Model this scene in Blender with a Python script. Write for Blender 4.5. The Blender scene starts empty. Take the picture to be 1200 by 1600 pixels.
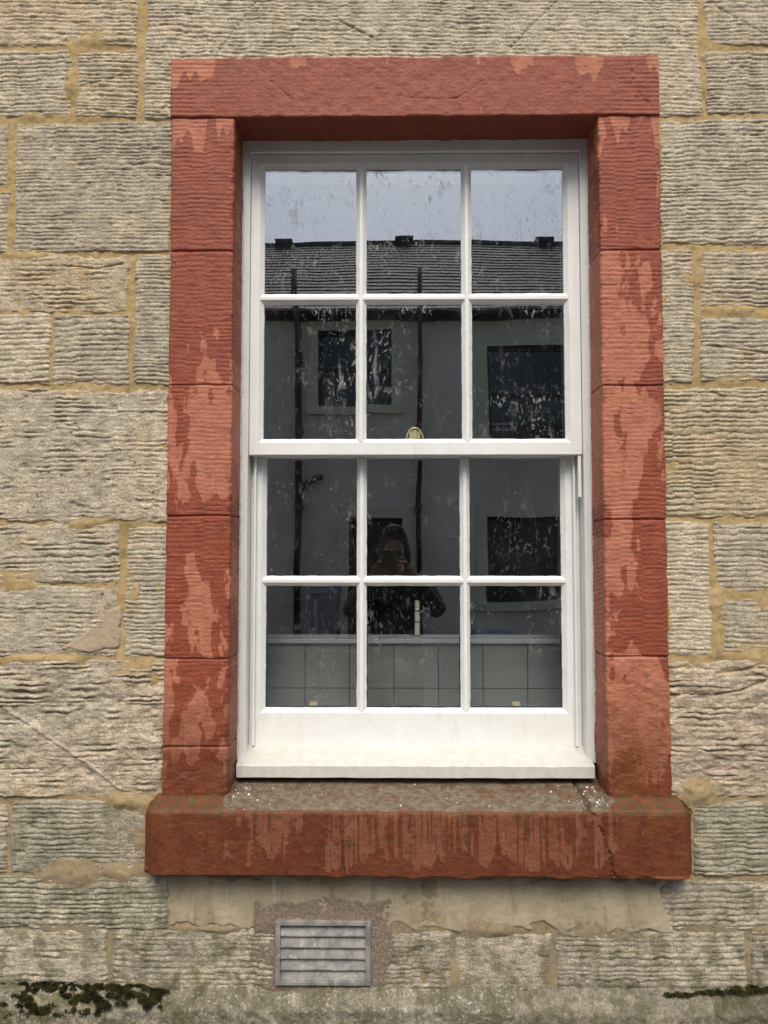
import bpy, bmesh, math, random
import numpy as np
from mathutils import Vector, Matrix, Euler

# ------------------------------------------------------------------ camera, world, sun, exposure
S = bpy.context.scene
COL = S.collection
FPX = 1202.0                       # focal length of the photograph, in its own pixels (1200 x 1600)
CAM = Vector((0.0, -1.96, 1.55))
PITCH, YAW = 3.0, 0.57
cam_data = bpy.data.cameras.new('camera')
cam = bpy.data.objects.new('camera', cam_data)
COL.objects.link(cam)
cam.location = CAM
cam.rotation_euler = (math.radians(90 + PITCH), 0, math.radians(YAW))
cam_data.sensor_fit = 'VERTICAL'
cam_data.sensor_height = 36.0
cam_data.lens = FPX / 1600 * 36.0
cam_data.clip_start = 0.01
cam_data.clip_end = 2000
S.camera = cam

world = bpy.data.worlds.new('World')
S.world = world
world.use_nodes = True
wn = world.node_tree.nodes
wl = world.node_tree.links
wn.clear()
sky = wn.new('ShaderNodeTexSky')
sky.sky_type = 'NISHITA'
sky.sun_disc = False
sky.sun_elevation = math.radians(53)
sky.sun_rotation = math.radians(180)
sky.air_density = 1.0
sky.dust_density = 2.5
hs = wn.new('ShaderNodeHueSaturation')
hs.inputs['Saturation'].default_value = 0.78
bg = wn.new('ShaderNodeBackground')
bg.inputs['Strength'].default_value = 0.08
wo = wn.new('ShaderNodeOutputWorld')
wl.new(sky.outputs[0], hs.inputs['Color'])
wl.new(hs.outputs[0], bg.inputs['Color'])
wl.new(bg.outputs[0], wo.inputs['Surface'])

sun_data = bpy.data.lights.new('sun', 'SUN')
sun_data.energy = 1.5
sun_data.angle = math.radians(32)
sun_data.color = (1.0, 0.92, 0.80)
sun = bpy.data.objects.new('sun', sun_data)
COL.objects.link(sun)
sun.rotation_euler = (math.radians(90 - 53), 0, 0)     # shines from the street, above the photographer
sun.location = (0, -5, 12)

S.view_settings.view_transform = 'Standard'
S.view_settings.look = 'None'
S.view_settings.gamma = 1
S.view_settings.exposure = 1.05
S.view_settings.use_curve_mapping = False
S.render.engine = 'CYCLES'
S.cycles.use_denoising = True
S.cycles.denoising_prefilter = 'ACCURATE'
S.cycles.max_bounces = 8
S.cycles.transparent_max_bounces = 24
S.cycles.sample_clamp_indirect = 6

# ------------------------------------------------------------------ measuring helpers
_R = np.array(Euler(cam.rotation_euler).to_matrix())

def P(px, py, Y=0.0):
    """world x, z of the photograph's pixel on the upright plane y = Y"""
    d = _R @ np.array([(px - 600) / FPX, (800 - py) / FPX, -1.0])
    t = (Y - CAM.y) / d[1]
    return CAM.x + t * d[0], CAM.z + t * d[2]

GLASS = 0.137
def PV(px, py, Yv):
    """a point seen in the glass: virtual depth Yv -> real x, y, z across the street"""
    x, z = P(px, py, Yv)
    return x, 2 * GLASS - Yv, z

# ------------------------------------------------------------------ noise
def _hash(ix, iy, seed):
    h = (ix.astype(np.int64) * 374761393 + iy.astype(np.int64) * 668265263 + seed * 1442695041) & 0xFFFFFFFF
    h = ((h ^ (h >> 13)) * 1274126177) & 0xFFFFFFFF
    h = ((h ^ (h >> 16)) * 2246822519) & 0xFFFFFFFF
    return ((h ^ (h >> 15)) & 0xFFFF) / 32767.5 - 1.0

def vn(x, y, seed=0):
    x = np.asarray(x, float); y = np.asarray(y, float)
    x, y = np.broadcast_arrays(x, y)
    ix = np.floor(x); iy = np.floor(y)
    fx = x - ix; fy = y - iy
    fx = fx * fx * (3 - 2 * fx); fy = fy * fy * (3 - 2 * fy)
    a = _hash(ix, iy, seed); b = _hash(ix + 1, iy, seed)
    c = _hash(ix, iy + 1, seed); d = _hash(ix + 1, iy + 1, seed)
    return (a + (b - a) * fx) * (1 - fy) + (c + (d - c) * fx) * fy

def fbm(x, y, seed=0, octv=3, gain=0.5):
    s = 0; a = 1; n = 0
    for i in range(octv):
        s = s + a * vn(x * 2 ** i + 17.3 * i, y * 2 ** i - 9.1 * i, seed + 31 * i)
        n += a; a *= gain
    return s / n

def sstep(a, b, x):
    t = np.clip((x - a) / (b - a), 0, 1)
    return t * t * (3 - 2 * t)

def seg_dist(x, z, pts):
    d = np.full(np.broadcast(x, z).shape, 9.0)
    for (ax, az), (bx, bz) in zip(pts[:-1], pts[1:]):
        vx, vz = bx - ax, bz - az
        t = np.clip(((x - ax) * vx + (z - az) * vz) / (vx * vx + vz * vz + 1e-12), 0, 1)
        d = np.minimum(d, np.hypot(x - ax - t * vx, z - az - t * vz))
    return d

# ------------------------------------------------------------------ object helpers
def tag(o, label=None, cat=None, group=None, kind=None):
    if label: o['label'] = label
    if cat: o['category'] = cat
    if group: o['group'] = group
    if kind: o['kind'] = kind
    return o

def empty(name, loc=(0, 0, 0)):
    o = bpy.data.objects.new(name, None)
    o.empty_display_size = 0.1
    o.location = loc
    COL.objects.link(o)
    return o

def put(name, me, mat, parent=None, loc=None):
    """link a mesh whose vertices are in world space; the object's origin goes to its middle"""
    n = len(me.vertices)
    co = np.empty(n * 3); me.vertices.foreach_get('co', co); co = co.reshape(-1, 3)
    c = (co.min(0) + co.max(0)) / 2 if loc is None else np.array(loc, float)
    co -= c
    me.vertices.foreach_set('co', co.ravel()); me.update()
    o = bpy.data.objects.new(name, me)
    me.materials.append(mat)
    COL.objects.link(o)
    off = Vector(c)
    if parent:
        o.parent = parent
        p = parent
        while p:
            off -= p.location
            p = p.parent
    o.location = off
    return o

def grid_mesh(name, X, Y, Z, keep=None, attrs=None, cols=None, smooth=True):
    nz, nx = X.shape
    idx = np.arange(nz * nx).reshape(nz, nx)
    q = np.stack([idx[:-1, :-1], idx[:-1, 1:], idx[1:, 1:], idx[1:, :-1]], -1).reshape(-1, 4)
    co = np.stack([X, Y, Z], -1).reshape(-1, 3)
    attrs = {k: np.broadcast_to(v, X.shape).reshape(-1) for k, v in (attrs or {}).items()}
    cols = {k: v.reshape(-1, 3) for k, v in (cols or {}).items()}
    if keep is not None:
        q = q[keep.reshape(-1)]
        used = np.unique(q)
        remap = np.full(nz * nx, -1); remap[used] = np.arange(len(used))
        q = remap[q]; co = co[used]
        attrs = {k: v[used] for k, v in attrs.items()}
        cols = {k: v[used] for k, v in cols.items()}
    me = bpy.data.meshes.new(name)
    me.vertices.add(len(co)); me.vertices.foreach_set('co', co.astype(np.float32).ravel())
    me.loops.add(len(q) * 4); me.loops.foreach_set('vertex_index', q.astype(np.int32).ravel())
    me.polygons.add(len(q)); me.polygons.foreach_set('loop_start', np.arange(0, len(q) * 4, 4, dtype=np.int32))
    me.update(calc_edges=True)
    if smooth:
        me.polygons.foreach_set('use_smooth', np.ones(len(q), bool))
    for k, v in attrs.items():
        a = me.attributes.new(k, 'FLOAT', 'POINT'); a.data.foreach_set('value', v.astype(np.float32))
    for k, v in cols.items():
        a = me.attributes.new(k, 'FLOAT_COLOR', 'POINT')
        a.data.foreach_set('color', np.concatenate([v, np.ones((len(v), 1))], 1).astype(np.float32).ravel())
    return me

class MB:
    """collects boxes and tubes for one mesh"""
    def __init__(s): s.v = []; s.f = []
    def add(s, vs, fs):
        n = len(s.v); s.v += [tuple(v) for v in vs]; s.f += [tuple(i + n for i in f) for f in fs]; return s
    def box(s, x0, x1, y0, y1, z0, z1, M=None):
        vs = [(x, y, z) for x in (x0, x1) for y in (y0, y1) for z in (z0, z1)]
        if M is not None: vs = [M @ Vector(v) for v in vs]
        return s.add(vs, [(0, 1, 3, 2), (4, 6, 7, 5), (0, 4, 5, 1), (2, 3, 7, 6), (0, 2, 6, 4), (1, 5, 7, 3)])
    def tube(s, pts, r, n=10, cap=True):
        pts = [Vector(p) for p in pts]
        rs = r if isinstance(r, (list, tuple)) else [r] * len(pts)
        vs = []
        for i, p in enumerate(pts):
            d = (pts[min(i + 1, len(pts) - 1)] - pts[max(i - 1, 0)]).normalized()
            a = d.orthogonal().normalized() if abs(d.z) > .99 else d.cross(Vector((0, 0, 1))).normalized()
            b = d.cross(a)
            for k in range(n):
                t = 2 * math.pi * k / n
                vs.append(p + (a * math.cos(t) + b * math.sin(t)) * rs[i])
        fs = []
        for i in range(len(pts) - 1):
            for k in range(n):
                fs.append((i * n + k, i * n + (k + 1) % n, (i + 1) * n + (k + 1) % n, (i + 1) * n + k))
        if cap:
            fs.append(tuple(range(n))[::-1]); fs.append(tuple((len(pts) - 1) * n + k for k in range(n)))
        return s.add(vs, fs)
    def mesh(s, name, bevel=0.0, seg=2, smooth=False):
        me = bpy.data.meshes.new(name)
        me.from_pydata(s.v, [], s.f)
        bm = bmesh.new(); bm.from_mesh(me)
        bmesh.ops.recalc_face_normals(bm, faces=bm.faces)
        if bevel:
            bmesh.ops.bevel(bm, geom=bm.edges[:], offset=bevel, segments=seg, affect='EDGES', profile=0.6)
        bm.to_mesh(me); bm.free()
        if smooth:
            me.polygons.foreach_set('use_smooth', np.ones(len(me.polygons), bool))
        me.update()
        return me
    def put(s, name, mat, parent=None, bevel=0.0, smooth=False, seg=2):
        return put(name, s.mesh(name, bevel, seg, smooth), mat, parent)

# ------------------------------------------------------------------ materials
def srgb(r, g, b):
    f = lambda c: c / 12.92 if c <= 0.04045 else ((c + 0.055) / 1.055) ** 2.4
    return np.array([f(r / 255), f(g / 255), f(b / 255)])

class NT:
    def __init__(s, name):
        s.m = bpy.data.materials.new(name); s.m.use_nodes = True
        s.t = s.m.node_tree; s.t.nodes.clear()
        s.out = s.n('ShaderNodeOutputMaterial')
    def n(s, ty, **kw):
        nd = s.t.nodes.new(ty)
        for k, v in kw.items():
            setattr(nd, k, v)
        return nd
    def l(s, a, b): s.t.links.new(a, b)
    def sock(s, v, inp):
        if hasattr(v, 'is_linked'): s.l(v, inp)
        elif isinstance(v, (tuple, list, np.ndarray)):
            inp.default_value = tuple(v) + (1,) if len(v) == 3 and inp.type == 'RGBA' else tuple(v)
        else: inp.default_value = v
    def math(s, op, a, b=0.0, c=None, clamp=False):
        nd = s.n('ShaderNodeMath', operation=op, use_clamp=clamp)
        s.sock(a, nd.inputs[0]); s.sock(b, nd.inputs[1])
        if c is not None: s.sock(c, nd.inputs[2])
        return nd.outputs[0]
    def mix(s, f, a, b, blend='MIX'):
        nd = s.n('ShaderNodeMix', data_type='RGBA', blend_type=blend, clamp_factor=True)
        s.sock(f, nd.inputs[0]); s.sock(a, nd.inputs[6]); s.sock(b, nd.inputs[7])
        return nd.outputs[2]
    def pos(s):
        return s.n('ShaderNodeNewGeometry').outputs['Position']
    def mapv(s, v, scale=(1, 1, 1), loc=(0, 0, 0), rot=(0, 0, 0)):
        nd = s.n('ShaderNodeMapping')
        s.l(v, nd.inputs[0]); nd.inputs['Scale'].default_value = scale
        nd.inputs['Location'].default_value = loc; nd.inputs['Rotation'].default_value = rot
        return nd.outputs[0]
    def noise(s, v, scale, detail=4, rough=0.55, dist=0.0):
        nd = s.n('ShaderNodeTexNoise')
        s.l(v, nd.inputs['Vector']); nd.inputs['Scale'].default_value = scale
        nd.inputs['Detail'].default_value = detail; nd.inputs['Roughness'].default_value = rough
        nd.inputs['Distortion'].default_value = dist
        return nd.outputs['Fac']
    def vor(s, v, scale, feature='F1', rnd=1.0):
        nd = s.n('ShaderNodeTexVoronoi', feature=feature)
        s.l(v, nd.inputs['Vector']); nd.inputs['Scale'].default_value = scale
        nd.inputs['Randomness'].default_value = rnd
        return nd.outputs['Distance']
    def ramp(s, f, a, b, lo=0.0, hi=1.0):
        nd = s.n('ShaderNodeMapRange', interpolation_type='SMOOTHSTEP')
        s.sock(f, nd.inputs[0]); nd.inputs[1].default_value = a; nd.inputs[2].default_value = b
        nd.inputs[3].default_value = lo; nd.inputs[4].default_value = hi
        return nd.outputs[0]
    def attr(s, name, out='Fac'):
        nd = s.n('ShaderNodeAttribute', attribute_name=name)
        return nd.outputs[out]
    def bump(s, h, strength=0.5, dist=0.001, normal=None):
        nd = s.n('ShaderNodeBump'); s.l(h, nd.inputs['Height'])
        nd.inputs['Strength'].default_value = strength; nd.inputs['Distance'].default_value = dist
        if normal is not None: s.l(normal, nd.inputs['Normal'])
        return nd.outputs[0]
    def bsdf(s, col, rough=0.6, normal=None, metal=0.0, spec=0.5, **kw):
        nd = s.n('ShaderNodeBsdfPrincipled')
        s.sock(col, nd.inputs['Base Color']); s.sock(rough, nd.inputs['Roughness'])
        s.sock(metal, nd.inputs['Metallic']); s.sock(spec, nd.inputs['Specular IOR Level'])
        if normal is not None: s.l(normal, nd.inputs['Normal'])
        s.l(nd.outputs[0], s.out.inputs[0])
        return nd

def mat_stone(name, fine=1.0):
    t = NT(name); p = t.pos()
    base = t.attr('tint', 'Color')
    n1 = t.noise(p, 26, 4, 0.62); n2 = t.noise(p, 190, 2, 0.7); n3 = t.noise(t.mapv(p, (1, 1, 2.5)), 60, 3, 0.65)
    k = t.math('MULTIPLY', t.ramp(n1, 0.25, 0.75, 0.74, 1.22), t.ramp(n2, 0.25, 0.75, 0.72, 1.22))
    k = t.math('MULTIPLY', k, t.ramp(n3, 0.3, 0.7, 0.84, 1.12))
    kc = t.n('ShaderNodeCombineColor'); [t.l(k, kc.inputs[i]) for i in range(3)]
    c = t.mix(1.0, base, kc.outputs[0], 'MULTIPLY')
    # warm iron staining
    c = t.mix(t.ramp(t.noise(p, 9, 5, 0.6), 0.56, 0.72, 0, 0.35), c, t.mix(1.0, c, (1.15, 0.86, 0.55), 'MULTIPLY'))
    # dark lichen spots
    sp = t.vor(t.mapv(p, (1, 1, 1.2)), 52)
    gate = t.ramp(t.noise(p, 14, 3, 0.6), 0.52, 0.66)
    spot = t.math('MULTIPLY', t.ramp(t.math('ADD', sp, t.math('MULTIPLY', n2, 0.25)), 0.27, 0.42, 1, 0), gate)
    spot = t.math('MULTIPLY', spot, t.attr('spots'))
    c = t.mix(spot, c, (0.075, 0.07, 0.05))
    # pale crustose lichen specks
    w = t.math('MULTIPLY', t.ramp(t.noise(p, 130, 3, 0.75), 0.57, 0.65), t.attr('crust'))
    c = t.mix(w, c, (0.62, 0.60, 0.52))
    g = t.math('MULTIPLY', t.ramp(t.noise(p, 22, 5, 0.65), 0.42, 0.62), t.attr('algae'))
    c = t.mix(g, c, (0.085, 0.085, 0.032))
    h = t.noise(p, 200, 3, 0.8)
    t.bsdf(c, 0.92, t.bump(h, 1.0 * fine, 0.0055), spec=0.25)
    return t.m

def mat_mortar():
    t = NT('lime_mortar'); p = t.pos()
    n = t.noise(p, 18, 5, 0.6); n2 = t.noise(p, 240, 4, 0.75)
    c = t.mix(t.ramp(n, 0.3, 0.7), (0.38, 0.255, 0.10), (0.47, 0.34, 0.17))
    c = t.mix(t.ramp(t.noise(p, 11, 4, 0.6), 0.55, 0.68, 0, 0.7), c, (0.23, 0.175, 0.06))
    z = t.n('ShaderNodeSeparateXYZ'); t.l(p, z.inputs[0])
    low = t.ramp(z.outputs[2], 0.62, 1.25, 1, 0)
    c = t.mix(t.math('MULTIPLY', low, t.ramp(t.noise(p, 15, 5), 0.3, 0.62, 0.55, 1)), c, (0.215, 0.18, 0.125))
    c = t.mix(t.ramp(n2, 0.35, 0.75, 0, 0.45), c, (0.55, 0.43, 0.26))
    c = t.mix(t.ramp(t.noise(p, 48, 5, 0.7), 0.52, 0.68, 0, 0.65), c, (0.17, 0.135, 0.07))
    t.bsdf(c, 0.95, t.bump(t.noise(p, 320, 4, 0.75), 0.7, 0.003), spec=0.2)
    return t.m

def mat_redpaint():
    t = NT('red_masonry_paint'); p = t.pos()
    wet = t.attr('wet')
    edge = t.math('ADD', wet, t.math('MULTIPLY', t.math('SUBTRACT', t.noise(p, 75, 4, 0.6), 0.5), 0.42))
    f = t.ramp(edge, -0.07, 0.07)
    n = t.noise(p, 30, 5, 0.6); n2 = t.noise(p, 260, 3, 0.7)
    dark = t.mix(t.ramp(n, 0.3, 0.7), (0.215, 0.045, 0.021), (0.285, 0.066, 0.031))
    light = t.mix(t.ramp(n, 0.3, 0.7), (0.38, 0.128, 0.074), (0.46, 0.175, 0.105))
    c = t.mix(f, light, dark)
    c = t.mix(t.ramp(n2, 0.45, 0.75, 0, 0.12), c, (0.50, 0.22, 0.15))
    c = t.mix(t.attr('rust'), c, t.mix(1.0, c, (0.50, 0.48, 0.40), 'MULTIPLY'))
    dr = t.math('MULTIPLY', t.ramp(t.noise(t.mapv(p, (1, 1, 0.05)), 105, 3, 0.6), 0.55, 0.60), t.ramp(t.noise(t.mapv(p, (1, 1, 2)), 40, 4, 0.7), 0.42, 0.56))
    c = t.mix(t.math('MULTIPLY', dr, t.math('MULTIPLY', t.attr('rust'), 0.85)), c, (0.07, 0.028, 0.013))
    # scuffs of bare chalky paint
    sc = t.math('MULTIPLY', t.ramp(t.noise(t.mapv(p, (1, 1, 0.35)), 120, 4, 0.7), 0.66, 0.72), t.ramp(t.noise(p, 7, 3), 0.52, 0.62))
    c = t.mix(t.math('MULTIPLY', sc, 0.55), c, (0.62, 0.45, 0.42))
    so = t.math('MULTIPLY', t.ramp(t.noise(t.mapv(p, (1.2, 1, 0.45)), 34, 5, 0.7), 0.50, 0.72), 0.38)
    c = t.mix(so, c, (0.135, 0.062, 0.045))
    # rusty brown algae film low down and on the sill
    a = t.math('MULTIPLY', t.attr('algae'), t.ramp(t.noise(t.mapv(p, (1, 1, 0.5)), 24, 5, 0.65), 0.36, 0.62))
    c = t.mix(a, c, (0.17, 0.052, 0.014))
    gr = t.math('MULTIPLY', t.attr('green'), t.ramp(t.noise(p, 60, 5, 0.7), 0.44, 0.6))
    c = t.mix(gr, c, (0.055, 0.06, 0.018))
    gy = t.math('MULTIPLY', t.attr('grime'), t.ramp(t.noise(t.mapv(p, (0.6, 1, 1)), 26, 6, 0.65), 0.22, 0.52))
    gcol = t.mix(t.ramp(t.noise(p, 60, 5, 0.7), 0.35, 0.65), (0.105, 0.075, 0.048), (0.20, 0.165, 0.115))
    c = t.mix(gy, c, gcol)
    c = t.mix(t.math('MULTIPLY', t.attr('grime'), t.ramp(t.noise(p, 150, 4, 0.7), 0.65, 0.7)), c, (0.55, 0.53, 0.46))
    h = t.noise(p, 130, 3, 0.75)
    r = t.math('ADD', t.math('MULTIPLY', f, -0.12), 0.68)
    t.bsdf(c, r, t.bump(f, 0.5, 0.0008, t.bump(h, 0.75, 0.0032)), spec=0.35)
    return t.m

def mat_white():
    t = NT('white_window_paint'); p = t.pos()
    n = t.noise(p, 14, 4, 0.6); sp = t.noise(p, 210, 3, 0.6)
    c = t.mix(t.ramp(n, 0.3, 0.7), (0.76, 0.77, 0.745), (0.81, 0.815, 0.795))
    c = t.mix(t.ramp(t.noise(t.mapv(p, (1, 1, 0.3)), 40, 4, 0.65), 0.5, 0.78, 0, 0.42), c, (0.60, 0.59, 0.50))
    c = t.mix(t.ramp(sp, 0.70, 0.74, 0, 0.55), c, (0.22, 0.20, 0.16))
    h = t.math('ADD', t.noise(t.mapv(p, (1, 1, 1)), 70, 3, 0.5), t.math('MULTIPLY', t.noise(p, 340, 2), 0.25))
    t.bsdf(c, 0.38, t.bump(h, 0.25, 0.0012), spec=0.45)
    return t.m

def mat_whitesill():
    t = NT('weathered_white_sill_paint'); p = t.pos()
    c = t.mix(t.ramp(t.noise(p, 40, 5, 0.7), 0.35, 0.7), (0.60, 0.595, 0.565), (0.53, 0.52, 0.465))
    c = t.mix(t.ramp(t.noise(p, 170, 4, 0.7), 0.60, 0.68, 0, 0.6), c, (0.42, 0.40, 0.31))
    c = t.mix(t.ramp(t.noise(t.mapv(p, (0.4, 1, 1)), 30, 4, 0.7), 0.58, 0.75, 0, 0.5), c, (0.55, 0.53, 0.40))
    t.bsdf(c, 0.5, t.bump(t.noise(p, 200, 4, 0.7), 0.3, 0.001), spec=0.4)
    return t.m

def mat_glass():
    t = NT('window_glass')
    tc = t.n('ShaderNodeTexCoord').outputs['Object']
    oi = t.n('ShaderNodeObjectInfo')
    off = t.n('ShaderNodeCombineXYZ')
    t.l(t.math('MULTIPLY', oi.outputs['Random'], 37.0), off.inputs[0])
    t.l(t.math('MULTIPLY', oi.outputs['Random'], 91.0), off.inputs[2])
    va = t.n('ShaderNodeVectorMath', operation='ADD'); t.l(tc, va.inputs[0]); t.l(off.outputs[0], va.inputs[1])
    p = va.outputs[0]
    # hand-wiped lime and soap residue: patchy, torn-edged flecks and soft streaks
    cover = t.ramp(t.noise(p, 9, 4, 0.6), 0.44, 0.66)
    up = t.attr('smear')
    fl = t.noise(t.mapv(p, (1.35, 1, 0.8), rot=(0, 0.35, 0)), 46, 5, 0.62, 1.6)
    fleck = t.math('MULTIPLY', t.ramp(fl, 0.57, 0.615), t.math('ADD', t.math('MULTIPLY', cover, 0.9), 0.12))
    st = t.noise(t.mapv(p, (1.0, 1, 0.28), rot=(0, -0.12, 0)), 38, 5, 0.6, 0.9)
    streak = t.math('MULTIPLY', t.ramp(st, 0.54, 0.70), t.math('MULTIPLY', cover, 0.8))
    speck = t.ramp(t.vor(p, 95), 0.10, 0.16, 0.55, 0)
    speck = t.math('MULTIPLY', speck, t.ramp(t.noise(p, 30, 2), 0.52, 0.6))
    m = t.math('MAXIMUM', t.math('MAXIMUM', fleck, streak), speck)
    m = t.math('MULTIPLY', m, up)
    m = t.math('ADD', t.math('MULTIPLY', m, 0.62), t.math('MULTIPLY', t.ramp(t.noise(p, 6, 3), 0.3, 0.75), 0.012), clamp=True)
    geo = t.n('ShaderNodeNewGeometry')
    dt = t.n('ShaderNodeVectorMath', operation='DOT_PRODUCT'); t.l(geo.outputs['Incoming'], dt.inputs[0]); t.l(geo.outputs['Normal'], dt.inputs[1])
    om = t.math('SUBTRACT', 1.0, t.math('ABSOLUTE', dt.outputs['Value']), clamp=True)
    fac = t.math('ADD', t.math('MULTIPLY', t.math('POWER', om, 5.0), 0.78), 0.21)      # coated double glazing, both faces alike
    gl = t.n('ShaderNodeBsdfGlossy'); gl.inputs['Roughness'].default_value = 0.0
    gl.inputs['Color'].default_value = (0.92, 0.965, 1.0, 1)
    tr = t.n('ShaderNodeBsdfTransparent'); tr.inputs['Color'].default_value = (0.975, 0.985, 0.98, 1)
    mx = t.n('ShaderNodeMixShader'); t.l(fac, mx.inputs[0]); t.l(tr.outputs[0], mx.inputs[1]); t.l(gl.outputs[0], mx.inputs[2])
    df = t.n('ShaderNodeBsdfDiffuse'); df.inputs['Color'].default_value = (0.36, 0.37, 0.37, 1)
    m2 = t.n('ShaderNodeMixShader'); t.l(m, m2.inputs[0]); t.l(mx.outputs[0], m2.inputs[1]); t.l(df.outputs[0], m2.inputs[2])
    t.l(m2.outputs[0], t.out.inputs[0])
    return t.m

def mat_simple(name, col, rough=0.6, var=0.15, scale=30, metal=0.0, bump=0.2, bscale=150, bd=0.001, spec=0.4, col2=None):
    t = NT(name); p = t.pos()
    col = np.array(col, float)
    a = col * (1 - var); b = np.minimum(col * (1 + var), 1) if col2 is None else np.array(col2)
    c = t.mix(t.ramp(t.noise(p, scale, 5, 0.62), 0.3, 0.7), a, b)
    t.bsdf(c, rough, t.bump(t.noise(p, bscale, 4, 0.65), bump, bd) if bump else None, metal, spec)
    return t.m

def mat_cement():
    t = NT('cement_render'); p = t.pos()
    c = t.mix(t.ramp(t.noise(p, 8, 5, 0.6), 0.3, 0.7), (0.30, 0.245, 0.16), (0.44, 0.375, 0.265))
    c = t.mix(t.ramp(t.noise(t.mapv(p, (1, 1, 0.22)), 28, 5, 0.6), 0.50, 0.70, 0, 0.65), c, (0.19, 0.155, 0.10))
    c = t.mix(t.ramp(t.noise(t.mapv(p, (1, 1, 0.12)), 42, 4, 0.6), 0.62, 0.72, 0, 0.55), c, (0.5, 0.47, 0.40))
    c = t.mix(t.ramp(t.noise(p, 120, 4, 0.7), 0.6, 0.72, 0, 0.4), c, (0.14, 0.115, 0.075))
    t.bsdf(c, 0.93, t.bump(t.noise(p, 180, 5, 0.7), 0.5, 0.0022), spec=0.2)
    return t.m

def mat_ventmortar():
    t = NT('gritty_brown_mortar'); p = t.pos()
    c = t.mix(t.ramp(t.noise(p, 260, 4, 0.75), 0.35, 0.65), (0.16, 0.118, 0.088), (0.32, 0.25, 0.19))
    c = t.mix(t.ramp(t.vor(p, 190), 0.15, 0.3, 0.45, 0), c, (0.42, 0.37, 0.31))
    t.bsdf(c, 0.95, t.bump(t.noise(p, 260, 4, 0.75), 0.9, 0.004), spec=0.2)
    return t.m

def mat_vent():
    t = NT('weathered_zinc'); p = t.pos()
    c = t.mix(t.ramp(t.noise(p, 34, 5, 0.65), 0.3, 0.7), (0.18, 0.178, 0.175), (0.35, 0.335, 0.305))
    c = t.mix(t.ramp(t.noise(p, 60, 5, 0.7), 0.56, 0.7, 0, 0.7), c, (0.55, 0.53, 0.50))
    c = t.mix(t.ramp(t.noise(p, 90, 4, 0.7), 0.62, 0.7, 0, 0.6), c, (0.10, 0.10, 0.11))
    t.bsdf(c, 0.75, t.bump(t.noise(p, 300, 4, 0.7), 0.5, 0.001), 0.25, 0.3)
    return t.m

M_STONE = mat_stone('droved_sandstone')
M_MORTAR = mat_mortar()
M_RED = mat_redpaint()
M_WHITE = mat_white()
M_WSILL = mat_whitesill()
M_GLASS = mat_glass()
M_CEMENT = mat_cement()
M_VMORT = mat_ventmortar()
M_VENT = mat_vent()
M_SPACER = mat_simple('dark_spacer', (0.03, 0.031, 0.033), 0.5, 0.1, 40, bump=0)
M_BRASS = mat_simple('lacquered_brass', (0.85, 0.74, 0.42), 0.35, 0.06, 60, 0.25, 0)
M_CORE = mat_simple('rubble_core', (0.30, 0.26, 0.19), 0.95, 0.25, 6, bump=0.6, bscale=40, bd=0.01)

# ================================================================== STONE WALL
def RX(px, py, Y=0.0): return P(px, py, Y)[0]
def RZ(px, py, Y=0.0): return P(px, py, Y)[1]

def rect(x0, y0, x1, y1, Y=0.0):
    """pixel box -> world x0, x1, z0, z1 on the plane y = Y"""
    ym = (y0 + y1) / 2; xm = (x0 + x1) / 2
    return RX(x0, ym, Y), RX(x1, ym, Y), RZ(xm, y1, Y), RZ(xm, y0, Y)

CREAM = np.array([0.63, 0.535, 0.39]); GREY = np.array([0.545, 0.475, 0.36]); TAN = np.array([0.59, 0.475, 0.305])
GREEN = np.array([0.42, 0.39, 0.29]); PINK = np.array([0.56, 0.445, 0.33]); OLD = np.array([0.38, 0.335, 0.26])

LINTEL = rect(267, 88, 1030, 182, -0.012)
SILLR = rect(224, 1256, 1084, 1372, -0.055)
JL = (RX(267, 300, -0.008), RX(366, 300, -0.008))
JR = (RX(936, 300, -0.008), RX(1032, 300, -0.008))

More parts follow.
